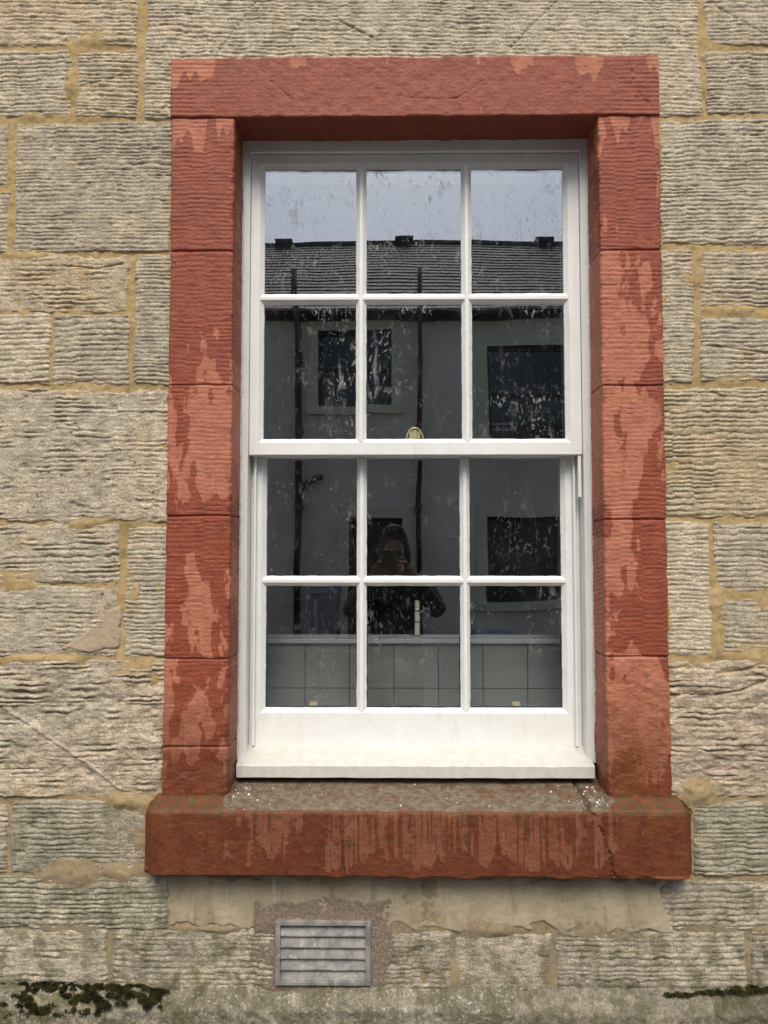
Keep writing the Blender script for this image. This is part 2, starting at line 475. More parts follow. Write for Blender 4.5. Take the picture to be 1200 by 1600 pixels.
def stone_field(x, z, r, pitch, depth, seed, worn=0.3, rough=0.0, coarse=1.0, proud=0.0, cracks=(), veins=(), edge=1.0, jag=1.0):
    x0, x1, z0, z1 = r
    tilt = (x - x0) * 0.035 * vn(seed * 0.77, seed * 1.3, 5)
    warp = 0.20 * fbm(x * 5, z * 3, seed, 2) + 0.10 * fbm(x * 34, z * 20, seed + 3, 2) + 0.13 * vn(x * 90, z * 55, seed + 4)
    band = np.floor((x + 0.008 * vn(x * 3, z * 25, seed + 8)) / 0.055)
    warp = warp + 0.22 * vn(band * 7.31, np.floor(z / 0.12) * 3.7, seed + 6)
    warp = warp + 0.40 * vn(0 * x + seed, z * 38, seed + 5) + 0.11 * fbm(x * 13, z * 45, seed + 7, 2)
    ph = (z + tilt) / pitch + warp
    g = np.abs(np.sin(np.pi * ph)) ** 0.46
    cell = np.floor(ph)
    ridge = 0.78 + 0.42 * vn(x * 24, cell * 3.17, seed + 9) + 0.28 * vn(x * 70, cell * 5.3, seed + 10)           # each ridge varies along its length
    low = fbm(x * 6.5, z * 8, seed + 11, 3)
    keep = np.clip(1.0 - worn * (0.5 + 1.4 * low) + 0.35 * fbm(x * 18, z * 26, seed + 12, 2), 0.06, 1.25)
    if rough:
        pk = fbm(x * 13, z * 34, seed + 21, 3)
        keep = keep * np.clip(0.14 + 1.9 * sstep(-0.05, 0.5, pk), 0.05, 1.5) * (1 + 0.6 * rough)
    h = 1.4 * depth * keep * ridge * (g - 0.72)
    h = h + coarse * (0.0032 * fbm(x * 4.5, z * 6, seed + 13, 3))
    h = h + 0.0019 * fbm(x * 60, z * 95, seed + 17, 3, 0.7)
    pits = sstep(0.42, 0.72, fbm(x * 38, z * 60, seed + 19, 2))
    h = h - 0.0028 * pits * (0.4 + worn)
    if rough:
        dg = fbm(x * 9 + z * 7, z * 16 - x * 5, seed + 23, 4)
        h = h + rough * (0.0085 * dg + 0.004 * np.abs(fbm(x * 14 + z * 9, z * 24 - x * 10, seed + 29, 3)))
        h = h + rough * 0.0022 * fbm(x * 70, z * 110, seed + 33, 3)
    for pts, w, dp in cracks:
        d = seg_dist(x, z, pts) + 0.0012 * vn(x * 140, z * 140, seed + 41)
        h = h - dp * (1 - sstep(0, w, np.abs(d)))
    for pts, w, dp in veins:
        d = seg_dist(x, z, pts) + 0.002 * vn(x * 90, z * 90, seed + 43)
        h = h + dp * (1 - sstep(0, w, np.abs(d)))
    e = np.minimum(np.minimum(x - x0, x1 - x), np.minimum(z - z0, z1 - z))
    e = e + 0.0080 + jag * (0.0065 * fbm(x * 16, z * 16, seed + 51, 2) + 0.0035 * fbm(x * 75, z * 75, seed + 53, 2))
    fall = 1 - sstep(-0.004, 0.0075, e)
    return proud + h - edge * 0.024 * fall - 0.002 * (1 - sstep(0.0, 0.022, e)), e

def stone_tint(x, z, seed, base, alt, warm=0.0):
    n = fbm(x * 3.5, z * 5, seed + 61, 3)[..., None]
    m = fbm(x * 11, z * 9, seed + 67, 3)[..., None]
    k = np.clip(0.5 + 1.0 * n, 0, 1)
    c = base * (1 - k) + alt * k
    if warm:
        w = np.clip(warm * (0.35 + 1.5 * m), 0, 1)
        c = c * (1 - w) + PINK * w
    return c * (1 + 0.12 * vn(seed * 1.7, seed * 0.3, 9))

def hidden_behind(x, z):
    """wall face covered by the dressed window surround or inside the opening"""
    m = (x > LINTEL[0] + 0.03) & (x < LINTEL[1] - 0.03) & (z > RZ(600, 1296)) & (z < LINTEL[3] - 0.03)
    return m

wall = empty('stone_wall', (0, 0.03, 0))
tag(wall, 'house wall of horizontally tooled buff sandstone blocks with ochre mortar', 'wall')

_ser = [0]
STONES = []
def stone(px, py0, qx, py1, base=CREAM, alt=GREY, pitch=6.6, depth=4.2, worn=0.3, rough=0.0, coarse=1.0, warm=0.0,
          spots=0.5, crust=0.15, algae=0.12, cracks=(), veins=(), dx=0.004, dz=0.0019, proud=0.0, Y=0.0, label=None, jag=1.0):
    _ser[0] += 1; seed = 100 + _ser[0] * 7
    r = rect(px, py0, qx, py1)
    STONES.append(r)
    pad = 0.009
    nx = max(4, int((r[1] - r[0] + 2 * pad) / dx)); nz = max(4, int((r[3] - r[2] + 2 * pad) / dz))
    xs = np.linspace(r[0] - pad, r[1] + pad, nx); zs = np.linspace(r[2] - pad, r[3] + pad, nz)
    X, Z = np.meshgrid(xs, zs)
    w = lambda L: [([P(*q) for q in pts], ww, dd) for pts, ww, dd in L]
    h, e = stone_field(X, Z, r, pitch / FPX * 1.96, depth / 1000, seed, worn, rough, coarse, proud, w(cracks), w(veins), jag=jag)
    lowz = sstep(0.95, 0.35, Z) if False else 1 - sstep(0.40, 1.05, Z)
    tint = stone_tint(X, Z, seed, base, alt, warm)
    for pts, ww, dd in w(veins):
        d = seg_dist(X, Z, pts) + 0.002 * vn(X * 90, Z * 90, seed + 43)
        k = (1 - sstep(0, ww * 1.1, np.abs(d)))[..., None] * 0.8
        tint = tint * (1 - k) + np.array([0.66, 0.55, 0.44]) * k
    keep = ~hidden_behind(X, Z)
    keep = keep[:-1, :-1] | keep[1:, 1:] | keep[:-1, 1:] | keep[1:, :-1]
    me = grid_mesh('stone', X, Y - h, Z, keep, dict(spots=spots + 0 * X, crust=np.clip(crust + 0.5 * lowz, 0, 1), algae=np.clip(algae + 0.35 * lowz, 0, 1)), dict(tint=tint))
    o = put('stone', me, M_STONE, wall)
    if label: o['label'] = label
    return o

E0, E1 = -170, 1370
# left of the window, from the top down
stone(E0, -110, 213, 70, TAN, CREAM, 7.6, 4.6, cracks=[([(197, -20), (212, 55)], 0.003, 0.004)], warm=0.2)
stone(229, -120, 1091, 180, CREAM, GREY, 6.7, 4.4, worn=0.35, spots=0.2, cracks=[([(335, 88), (405, -5)], 0.003, 0.004), ([(262, 180), (238, 182), (267, 160)], 0.003, 0.003),
      ([(785, 88), (830, 40), (872, 0), (900, -40)], 0.003, 0.004), ([(835, 82), (905, 5)], 0.0028, 0.0025), ([(532, 33), (585, 60)], 0.004, 0.006)])
stone(E0, 80, 108, 180, CREAM, GREY, 6.9, 4.8, spots=0.25)
stone(121, 79, 212, 180, CREAM, TAN, 6.7, 4.8, spots=0.2, cracks=[([(125, 135), (190, 118)], 0.0035, 0.004)])
stone(E0, 197, 10, 287, CREAM, GREY, 7.2, 4.5)
stone(E0, 303, 11, 394, CREAM, GREY, 7.2, 4.5)
stone(25, 191, 266, 391, CREAM, GREY, 6.5, 4.4, worn=0.55, spots=0.5)
stone(E0, 401, 198, 487, TAN, CREAM, 8.0, 5.6, worn=0.5, rough=0.25, jag=1.6, cracks=[([(100, 415), (150, 420), (190, 412)], 0.004, 0.005)])
stone(211, 400, 265, 598, CREAM, GREY, 6.5, 4.4, worn=0.4)
stone(E0, 491, 75, 598, GREY, CREAM, 8.6, 5.2, spots=0.3)
stone(83, 492, 199, 598, GREY, CREAM, 8.4, 5.4, spots=0.3, warm=0.1)
stone(E0, 611, 264, 812, CREAM, GREY, 7.4, 4.6, worn=0.75, rough=0.42, jag=1.7, spots=1.0, warm=0.35)
stone(E0, 819, 184, 910, CREAM, GREY, 8.4, 5.4, worn=0.35, rough=0.18, spots=0.4)
stone(197, 824, 261, 1025, GREY, CREAM, 7.2, 4.6, worn=0.4, spots=0.9)
stone(E0, 918, 181, 1024, GREY, CREAM, 7.6, 4.8, worn=0.55, rough=0.3, spots=1.0, warm=0.2)
stone(E0, 1034, 254, 1243, GREY, CREAM, 8.2, 6.0, worn=0.6, rough=1.0, warm=0.55, spots=0.6, algae=0.3,
      veins=[([(5, 1105), (60, 1140), (120, 1180), (188, 1233)], 0.006, 0.004)])
stone(E0, 1257, 9, 1362, GREEN, GREY, 7.4, 4.6, algae=0.3)
stone(20, 1252, 229, 1363, GREEN, GREY, 7.6, 4.6, worn=0.95, algae=0.35, spots=0.4)
stone(E0, 1372, 262, 1449, GREEN, GREY, 8.2, 4.8, worn=0.5, algae=0.35, spots=0.5)
stone(E0, 1455, 165, 1548, GREY, CREAM, 8.4, 4.8, worn=0.5, rough=0.3, algae=0.3, crust=0.4)
stone(177, 1454, 428, 1546, OLD, GREY, 8.0, 4.2, worn=0.6, algae=0.4, crust=0.3)
# right of the window
stone(1103, -110, E1, 69, CREAM, GREY, 7.0, 4.6, cracks=[([(1118, 8), (1198, 55)], 0.003, 0.004)])
stone(1104, 79, E1, 176, CREAM, GREY, 6.6, 4.6, spots=0.2)
stone(1033, 187, E1, 379, CREAM, GREY, 6.7, 4.8, worn=0.4, spots=0.5)
stone(1036, 391, 1083, 598, CREAM, GREY, 6.5, 4.2)
stone(1095, 392, E1, 478, CREAM, TAN, 7.4, 5.4)
stone(1097, 497, E1, 593, CREAM, GREY, 7.8, 5.4, jag=1.3, cracks=[([(1112, 540), (1200, 552)], 0.004, 0.005)])
stone(1038, 606, E1, 805, CREAM, TAN, 8.0, 5.4, worn=0.3, cracks=[([(1112, 613), (1132, 620)], 0.006, 0.006)])
stone(1042, 818, 1111, 1022, CREAM, GREY, 7.2, 4.6, warm=0.35)
stone(1119, 819, E1, 922, GREY, CREAM, 8.2, 5.2, spots=0.6)
stone(1125, 936, E1, 1024, CREAM, GREY, 7.6, 5.2, spots=0.5)
stone(1047, 1034, E1, 1243, PINK, CREAM, 9.5, 6.0, worn=0.6, rough=1.15, warm=0.7, spots=0.3, algae=0.2,
      cracks=[([(1120, 1052), (1165, 1047), (1200, 1032)], 0.005, 0.007), ([(1118, 1085), (1160, 1078), (1215, 1056)], 0.005, 0.008)])
stone(1086, 1255, E1, 1368, GREEN, GREY, 7.8, 4.8, worn=0.45, algae=0.35)
stone(1034, 1379, E1, 1449, OLD, GREY, 8.2, 4.8, worn=0.4, algae=0.35)
# course below the sill
stone(578, 1458, 702, 1546, OLD, GREY, 7.6, 3.6, worn=0.85, algae=0.3, crust=0.5)
stone(712, 1464, 858, 1546, OLD, GREY, 7.6, 3.0, worn=0.95, algae=0.3, crust=0.3, warm=0.3)
stone(872, 1456, 1164, 1546, GREY, OLD, 8.4, 4.2, worn=0.5, algae=0.35, crust=0.5)
stone(1175, 1456, E1, 1546, GREY, OLD, 8.4, 4.2, worn=0.5, algae=0.45, crust=0.4)

# mortar between the stones
VENT = rect(430, 1440, 579, 1540, -0.012)
mx0, mx1 = RX(E0 - 8, 800), RX(E1 + 8, 800)
mz0, mz1 = RZ(600, 1556), RZ(600, -118)
xs = np.arange(mx0, mx1, 0.0042); zs = np.arange(mz0, mz1, 0.0042)
X, Z = np.meshgrid(xs, zs)
inside = np.full(X.shape, -1.0)
for r in STONES:
    inside = np.maximum(inside, np.minimum(np.minimum(X - r[0], r[1] - X), np.minimum(Z - r[2], r[3] - Z)))
in_vent = lambda X, Z: (X > VENT[0] + 0.004) & (X < VENT[1] - 0.004) & (Z > VENT[2] + 0.004) & (Z < VENT[3] - 0.004)
keep = (inside < 0.032) & ~hidden_behind(X, Z) & ~in_vent(X, Z)
hm = -0.0042 + 0.0038 * fbm(X * 9, Z * 9, 900, 3) + 0.0018 * fbm(X * 45, Z * 45, 903, 3) + 0.0012 * vn(X * 120, Z * 120, 905)
hm = hm + 0.0040 * sstep(0.15, 0.5, fbm(X * 5, Z * 8, 907, 2))
for (cx_, cy_, wx_, wy_) in [(182, 1251, 48, 13), (150, 1366, 75, 14), (1095, 1246, 34, 20), (60, 398, 60, 10), (150, 60, 30, 12), (108, 130, 12, 45), (190, 1255, 30, 12),
                            (130, 815, 40, 9), (60, 1030, 80, 9), (1150, 1030, 60, 14), (1120, 970, 12, 60), (945, 1452, 60, 16), (770, 1456, 50, 12), (1140, 1452, 60, 12), (1090, 400, 20, 25), (80, 182, 70, 9), (1150, 488, 60, 12), (330, 1452, 60, 8)]:
    cx0, cz0 = P(cx_, cy_); k_ = FPX / 1.96
    g_ = np.exp(-((X - cx0) * k_ / wx_) ** 2 - ((Z - cz0) * k_ / wy_) ** 2)
    hm = hm + 0.0075 * g_ * np.clip(0.75 + 0.9 * fbm(X * 18, Z * 26, 911, 3), 0, 1.5)
    keep = keep | ((g_ > 0.12) & ~hidden_behind(X, Z) & ~in_vent(X, Z))
me = grid_mesh('mortar', X, -hm, Z, keep[:-1, :-1])
put('mortar', me, M_MORTAR, wall)

# smeared mortar repair on the broken corner of one block
def patch(name, px0, py0, px1, py1, mat, proud, seed, rag=0.014, dx=0.003, parent=wall, lump=0.002, poly=None, oval=False):
    r = rect(px0, py0, px1, py1)
    xs = np.arange(r[0] - 0.02, r[1] + 0.02, dx); zs = np.arange(r[2] - 0.02, r[3] + 0.02, dx)
    X, Z = np.meshgrid(xs, zs)
    e = np.minimum(np.minimum(X - r[0], r[1] - X), np.minimum(Z - r[2], r[3] - Z))
    if oval:
        a_, b_ = (r[1] - r[0]) / 2, (r[3] - r[2]) / 2
        e = (1 - np.hypot((X - r[0]) / a_ - 1, (Z - r[2]) / b_ - 1)) * min(a_, b_) * 1.4
    if poly is not None: e = np.minimum(e, poly(X, Z))
    e = e + rag * fbm(X * 14, Z * 14, seed, 4, 0.6)
    h = proud - 0.02 * (1 - sstep(-0.004, 0.006, e)) + lump * fbm(X * 22, Z * 22, seed + 5, 4) + 0.3 * lump * vn(X * 200, Z * 200, seed + 6)
    k = (e > -0.012) & ~in_vent(X, Z)
    k = k[:-1, :-1] & k[1:, 1:]
    return put(name, grid_mesh(name, X, -h, Z, k), mat, parent)

M_REPAIR = mat_simple('smoothed_tan_repair', (0.40, 0.31, 0.21), 0.9, 0.14, 20, bump=0.4, bscale=120, bd=0.002)
ax, az = P(100, 1010); bx, bz = P(186, 950)
patch('mortar_repair', 96, 950, 187, 1016, M_REPAIR, 0.0015, 940, 0.018,
      poly=lambda X, Z: ((az + (X - ax) * (bz - az) / (bx - ax)) + 0.006 - Z))
patch('cement_render', 258, 1366, 1046, 1452, M_CEMENT, 0.0004, 960, 0.040, dx=0.004, lump=0.003)
patch('vent_bedding', 394, 1404, 612, 1548, M_VMORT, 0.0025, 970, 0.026, dx=0.003, lump=0.004)

# plinth course: a weathered sloping ledge
zt = RZ(600, 1543)
PDK = np.array([0.15, 0.138, 0.095])
def plinth(px0, px1, seed, base, alt, crust, algae, proj=0.034, drop=0.030, green=0.0):
    x0, x1 = RX(px0, 1570), RX(px1, 1570)
    xs = np.arange(x0, x1, 0.004)
    path = [(0.02, zt + 0.004), (0.002, zt)]
    for k in range(1, 13): path.append((-proj * k / 12, zt - drop * k / 12))
    for k in range(1, 6): path.append((-proj - 0.005 * math.sin(k / 5 * math.pi / 2), zt - drop - 0.010 * k / 5))
    zz = zt - drop - 0.01
    while zz > 0.0: zz -= 0.004 if zz > 0.22 else 0.03; path.append((-proj - 0.005, zz))
    py = np.array([q[0] for q in path])[:, None]; pz = np.array([q[1] for q in path])[:, None]
    X = np.broadcast_to(xs[None, :], (len(path), len(xs))).copy(); Z = np.broadcast_to(pz, X.shape).copy(); Y = np.broadcast_to(py, X.shape).copy()
    e = np.minimum(X - x0, x1 - X)
    n = 0.009 * fbm(X * 7, (Z - Y) * 9, seed, 3) + 0.0055 * fbm(X * 30, (Z - Y) * 40, seed + 3, 4, 0.65) + 0.0030 * vn(X * 110, (Z - Y) * 120, seed + 5)
    fade = (np.arange(len(path)) > 0)[:, None]
    Y = Y - n * fade + 0.002 * (1 - sstep(0, 0.01, e + 0.004 * vn(X * 60, Z * 60, seed)))
    Z = Z + 0.8 * n * fade
    tint = stone_tint(X, Z - Y, seed, base, alt)
    me = grid_mesh('plinth_stone', X, Y, Z, None, dict(spots=0.5 + 0 * X, crust=crust + 0 * X, algae=algae + 0 * X), dict(tint=tint))
    return put('plinth_stone', me, M_STONE, wall)
plinth(-190, 390, 700, PDK, OLD, 0.7, 0.75)
plinth(385, 802, 711, PDK, OLD, 1.0, 0.6)
plinth(797, 1110, 722, PDK, OLD, 0.45, 0.65, 0.040, 0.034)
plinth(1105, 1400, 733, PDK, OLD, 0.25, 0.8, 0.038, 0.034)

# the body of the wall behind the facing blocks, with the window opening through it
OX0, OX1 = JL[1] - 0.06, JR[0] + 0.06
OZ0, OZ1 = RZ(600, 1290), RZ(600, 150)
mb = MB()
YF, YB = 0.034, 0.36
mb.box(-6.5, OX0, YF, YB, -0.2, 6.0); mb.box(OX1, 6.5, YF, YB, -0.2, 6.0)
mb.box(OX0, OX1, YF, YB, -0.2, OZ0 - 0.06); mb.box(OX0, OX1, YF, YB, OZ1 + 0.06, 6.0)
mb.put('wall_core', M_CORE, wall)

# ================================================================== PAINTED WINDOW SURROUND
sur = empty('window_surround', (0, 0, RZ(600, 1372, -0.055)))
tag(sur, 'peeling brick-red painted stone surround framing the white sash window', 'window surround')

def jamb_wet(X, Z, side, Zt, seed):
    """positive = dark glossy red, negative = pale chalky red"""
    n = 0.85 * fbm(X * 22, Z * 8.5, seed, 2) + 0.35 * fbm(X * 60, Z * 22, seed + 3, 3)
    return n

def z_px(py): return RZ(600, py, -0.008)

def jamb_bias(X, Z, left):
    pts = ([(182, .9), (385, .95), (400, .6), (560, .55), (600, -.05), (640, -.25), (700, -.3), (770, .0), (800, .45), (900, -.05), (1000, .1), (1100, .0), (1170, .2), (1250, 1.0)]
           if left else
           [(182, .1), (215, .2), (280, .7), (385, .95), (396, .15), (420, -.35), (560, -.35), (600, .25), (640, -.2), (780, -.15), (805, .7), (850, .3), (920, .4), (1010, .35), (1040, -.35), (1160, -.45), (1200, .25), (1250, .9)])
    zz = np.array([z_px(p) for p, _ in pts]); vv = np.array([v for _, v in pts])
    b = np.interp(Z, zz[::-1], vv[::-1])
    return b

def jamb(left, py0, py1, seed, rough=0.0, worn=0.25):
    Yf = -0.008
    xo, xi = (JL if left else (JR[1], JR[0]))
    sgn = 1 if xi > xo else -1
    W = abs(xi - xo)
    z0, z1 = z_px(py1), z_px(py0)
    # section: outer return, rounded arris, front, rounded arris, reveal
    rr = 0.006
    path = [(0.0, 0.03, (-1, 0)), (0.0, 0.012, (-1, 0))]
    for k in range(0, 4): a = k / 3 * math.pi / 2; path.append((0.004 - 0.004 * math.cos(a), Yf + 0.004 - 0.004 * math.sin(a), (-math.cos(a), -math.sin(a))))
    nfr = int((W - 0.010) / 0.0034)
    for k in range(1, nfr): path.append((0.004 + (W - 0.004 - rr) * k / nfr, Yf, (0, -1)))
    for k in range(0, 6): a = k / 5 * math.pi / 2; path.append((W - rr + rr * math.sin(a), Yf + rr - rr * math.cos(a), (math.sin(a), -math.cos(a))))
    dep = 0.135
    for k in range(1, 34): path.append((W, Yf + rr + dep * k / 33, (1, 0)))
    path.append((W - 0.03, Yf + rr + dep, (0, 1)))
    u = np.array([p[0] for p in path]); yy = np.array([p[1] for p in path])
    nu = np.array([p[2][0] for p in path]); ny = np.array([p[2][1] for p in path])
    s = np.concatenate([[0], np.cumsum(np.hypot(np.diff(u), np.diff(yy)))])
    zs = np.arange(z0 - 0.002, z1 + 0.002, 0.0017)
    Sg, Z = np.meshgrid(s, zs)
    Sx = Sg + (3.3 if left else 7.7)
    pitch = 7.3 / FPX * 1.95
    warp = 0.22 * fbm(Sx * 5, Z * 4, seed, 2) + 0.12 * vn(Sx * 40, Z * 26, seed + 1) + 0.4 * vn(0 * Sx, Z * 22, seed + 15)
    band = np.floor((Sx + 0.004 * vn(Sx * 2, Z * 20, seed + 7)) / 0.052)
    warp = warp + 0.42 * vn(band * 5.7, np.floor(Z / 0.15) * 2.3, seed + 2)
    rev = Sg > (s[np.argmax(u >= W - 1e-6)] + 0.006)
    ph = (Z + np.where(rev, 0.18 * Sg, 0.0)) / pitch + warp
    g = np.abs(np.sin(np.pi * ph)) ** 0.34
    keep = np.clip(0.9 - worn * (0.6 + 1.5 * fbm(Sx * 8, Z * 9, seed + 5, 3)), 0.1, 1.05)
    h = 0.0030 * keep * (g - 0.8) * (0.68 + 0.55 * vn(Sx * 18, np.floor(ph) * 2.9, seed + 6))
    h = h + 0.0016 * fbm(Sx * 9, Z * 9, seed + 8, 3) + 0.0011 * fbm(Sx * 60, Z * 85, seed + 9, 3, 0.7)
    if rough:
        h = h * (1 - 0.55 * rough) + rough * (0.0045 * fbm(Sx * 16 + Z * 10, Z * 22 - Sx * 9, seed + 10, 4) + 0.0016 * fbm(Sx * 70, Z * 80, seed + 12, 3))
    e = np.minimum(Z - z0, z1 - Z) + 0.0022 * fbm(Sx * 30, Z * 30, seed + 14, 3)
    h = h - 0.0055 * (1 - sstep(-0.001, 0.0045, e))
    si = s[np.argmax(u >= W - 1e-6)] - 0.004; so = 0.03
    for sc_, am_, sd_ in ((si, 0.0045, 16), (so, 0.003, 18)):
        h = h - am_ * np.exp(-((Sg - sc_) / 0.009) ** 2) * np.clip(1.6 * fbm(Z * 26, 0 * Sg, seed + sd_, 3) - 0.1 + 0.3 * vn(Sg * 90, Z * 90, seed + sd_), 0, 1.2)
    X = xo + sgn * (u[None, :] + h * nu[None, :]); Y = yy[None, :] + h * ny[None, :]
    wet = jamb_bias(X, Z, left) + 0.95 * fbm(X * 26, Z * 8, seed // 50 + 77, 2) + 0.60 * fbm(X * 65, Z * 26, 83, 3, 0.6)
    fx = np.clip((X - JR[0]) / (JR[1] - JR[0]), 0, 1)
    if not left:
        mid = (1 - sstep(z_px(410), z_px(380), Z)) * sstep(z_px(1060), z_px(1000), Z)
        wet = wet + mid * 1.5 * (fx - 0.52)
    if py0 < 190:      # pale runs hanging from the joint under the lintel
        L = 0.095 * np.clip(0.35 + 0.9 * vn(X * 30, 0 * X, 61 if left else 63) + 0.5 * vn(X * 75, 0 * X, 64), 0, 1)
        wet = np.minimum(wet, (z1 - Z - L) / 0.03 + (0.1 if left else 0.0))
    wet = np.where(rev, wet * 0.35 - 0.08 + 0.25 * fbm(Sx * 30, Z * 6, 91, 3), wet)
    zb = z_px(1246)
    al = 1 - sstep(zb + 0.01, zb + 0.34, Z)
    gr = (1 - sstep(zb, zb + 0.022, Z)) * 0.8
    me = grid_mesh('jamb_stone', X, Y, Z + 0 * X, None, dict(wet=wet, algae=al * 0.85, green=gr, grime=0 * X, rust=al * 0.7))
    return put('jamb_stone', me, M_RED, sur)

LJ = [182, 391, 601, 806, 1030, 1168, 1252]
RJ = [181, 392, 603, 812, 1026, 1252]
for i in range(len(LJ) - 1): jamb(True, LJ[i], LJ[i + 1], 300 + i * 13, rough=[0, 0, 0.1, 0.15, 0.55, 0.8][i], worn=[.25, .3, .4, .4, .5, .6][i])
for i in range(len(RJ) - 1): jamb(False, RJ[i], RJ[i + 1], 400 + i * 13, rough=[0, 0, 0, 0.05, 0.95][i], worn=[.25, .25, .25, .25, .7][i])

def make_lintel():
    x0, x1, z0, z1 = LINTEL
    Yf = -0.012
    path = [(0.03, z1, (0, 1)), (0.0, z1, (0, 1))]
    for k in range(4): a = k / 3 * math.pi / 2; path.append((Yf + .005 - .005 * math.sin(a), z1 - .005 + .005 * math.cos(a), (-math.sin(a), math.cos(a))))
    H = z1 - z0; n = int((H - 0.011) / 0.0018)
    for k in range(1, n): path.append((Yf, z1 - .005 - (H - .011) * k / n, (-1, 0)))
    for k in range(6): a = k / 5 * math.pi / 2; path.append((Yf + .006 - .006 * math.cos(a), z0 + .006 - .006 * math.sin(a), (-math.cos(a), -math.sin(a))))
    for k in range(1, 26): path.append((Yf + .006 + 0.14 * k / 25, z0, (0, -1)))
    path.append((Yf + 0.146, z0 + 0.03, (1, 0)))
    yy = np.array([p[0] for p in path]); zz = np.array([p[1] for p in path]); ny = np.array([p[2][0] for p in path]); nz = np.array([p[2][1] for p in path])
    s = np.concatenate([[0], np.cumsum(np.hypot(np.diff(yy), np.diff(zz)))])
    xs = np.concatenate([[x0 + 0.001], np.arange(x0, x1, 0.0035), [x1, x1 - 0.001]])
    X, Sg = np.meshgrid(xs, s)
    Zl = zz[:, None] + 0 * X
    seed = 500
    endm = np.clip(1 - np.minimum(X - x0, x1 - X) / 0.22, 0, 1)       # droved margins at both ends, punched middle
    ph = Zl / (7.2 / FPX * 1.95) + 0.4 * fbm(X * 6, Zl * 5, seed, 2)
    g = np.abs(np.sin(np.pi * ph)) ** 0.8
    h = 0.0020 * (0.12 + 0.6 * sstep(0.2, 0.8, endm + 0.3 * fbm(X * 12, Zl * 12, seed + 9, 2))) * (g - 0.6)
    vert = np.abs(np.sin(np.pi * (X / 0.0062 + 0.2 * vn(X * 20, Sg * 20, seed + 4))))
    h = h + 0.0007 * (vert - 0.6) * sstep(0.0, 0.3, fbm(X * 3, Sg * 6, seed + 2, 2) + 0.35)
    h = h + 0.0018 * fbm(X * 7, Sg * 10, seed + 5, 3) + 0.0013 * fbm(X * 55, Sg * 75, seed + 6, 4)
    for pts, w, d in [([(985, 92), (990, 128), (1004, 152), (1024, 172)], .0028, .003), ([(690, 155), (715, 153), (735, 140), (755, 125)], .003, .0022), ([(405, 108), (432, 135), (458, 157)], .003, .0015), ([(620, 150), (690, 156)], .003, .001)]:
        q = [P(a, b, Yf) for a, b in pts]
        dd = seg_dist(X, Zl, q) + 0.003 * vn(X * 90, Zl * 90, seed + 8)
        h = h - d * (1 - sstep(0, w, np.abs(dd))) * (ny[:, None] < -0.5)
    h = h + 0.0012 * vn(X * 40, 0 * X, 515) * (np.abs(nz[:, None]) > 0.3)
    Y = yy[:, None] + h * ny[:, None]; Z = Zl + h * nz[:, None]
    Y[:, 0] = np.maximum(Y[:, 0], 0.03); Y[:, -1] = np.maximum(Y[:, -1], 0.03)
    dt = z1 - Zl
    fx = (X - x0) / (x1 - x0)
    amt = np.interp(fx, [0, .06, .12, .2, .3, .45, .55, .68, .75, .85, .97, 1], [.9, .75, .7, .25, .25, .1, .05, .25, .75, .9, .7, .8])
    L = 0.085 * np.clip(amt - 0.45 + 0.75 * vn(X * 26, 0 * X, 521) + 0.35 * vn(X * 70, 0 * X, 523), 0, 1) ** 0.8
    wet = (dt - L) / 0.02 + 0.25 * fbm(X * 50, Zl * 50, 525, 2)
    wet = np.maximum(wet, (0.02 - L) / 0.02)
    wet = np.where(np.abs(nz[:, None]) > 0.5, 1.0, wet)
    me = grid_mesh('lintel', X, Y, Z, None, dict(wet=wet, algae=0 * X, green=0 * X, grime=0 * X, rust=0 * X))
    put('lintel', me, M_RED, sur)
make_lintel()

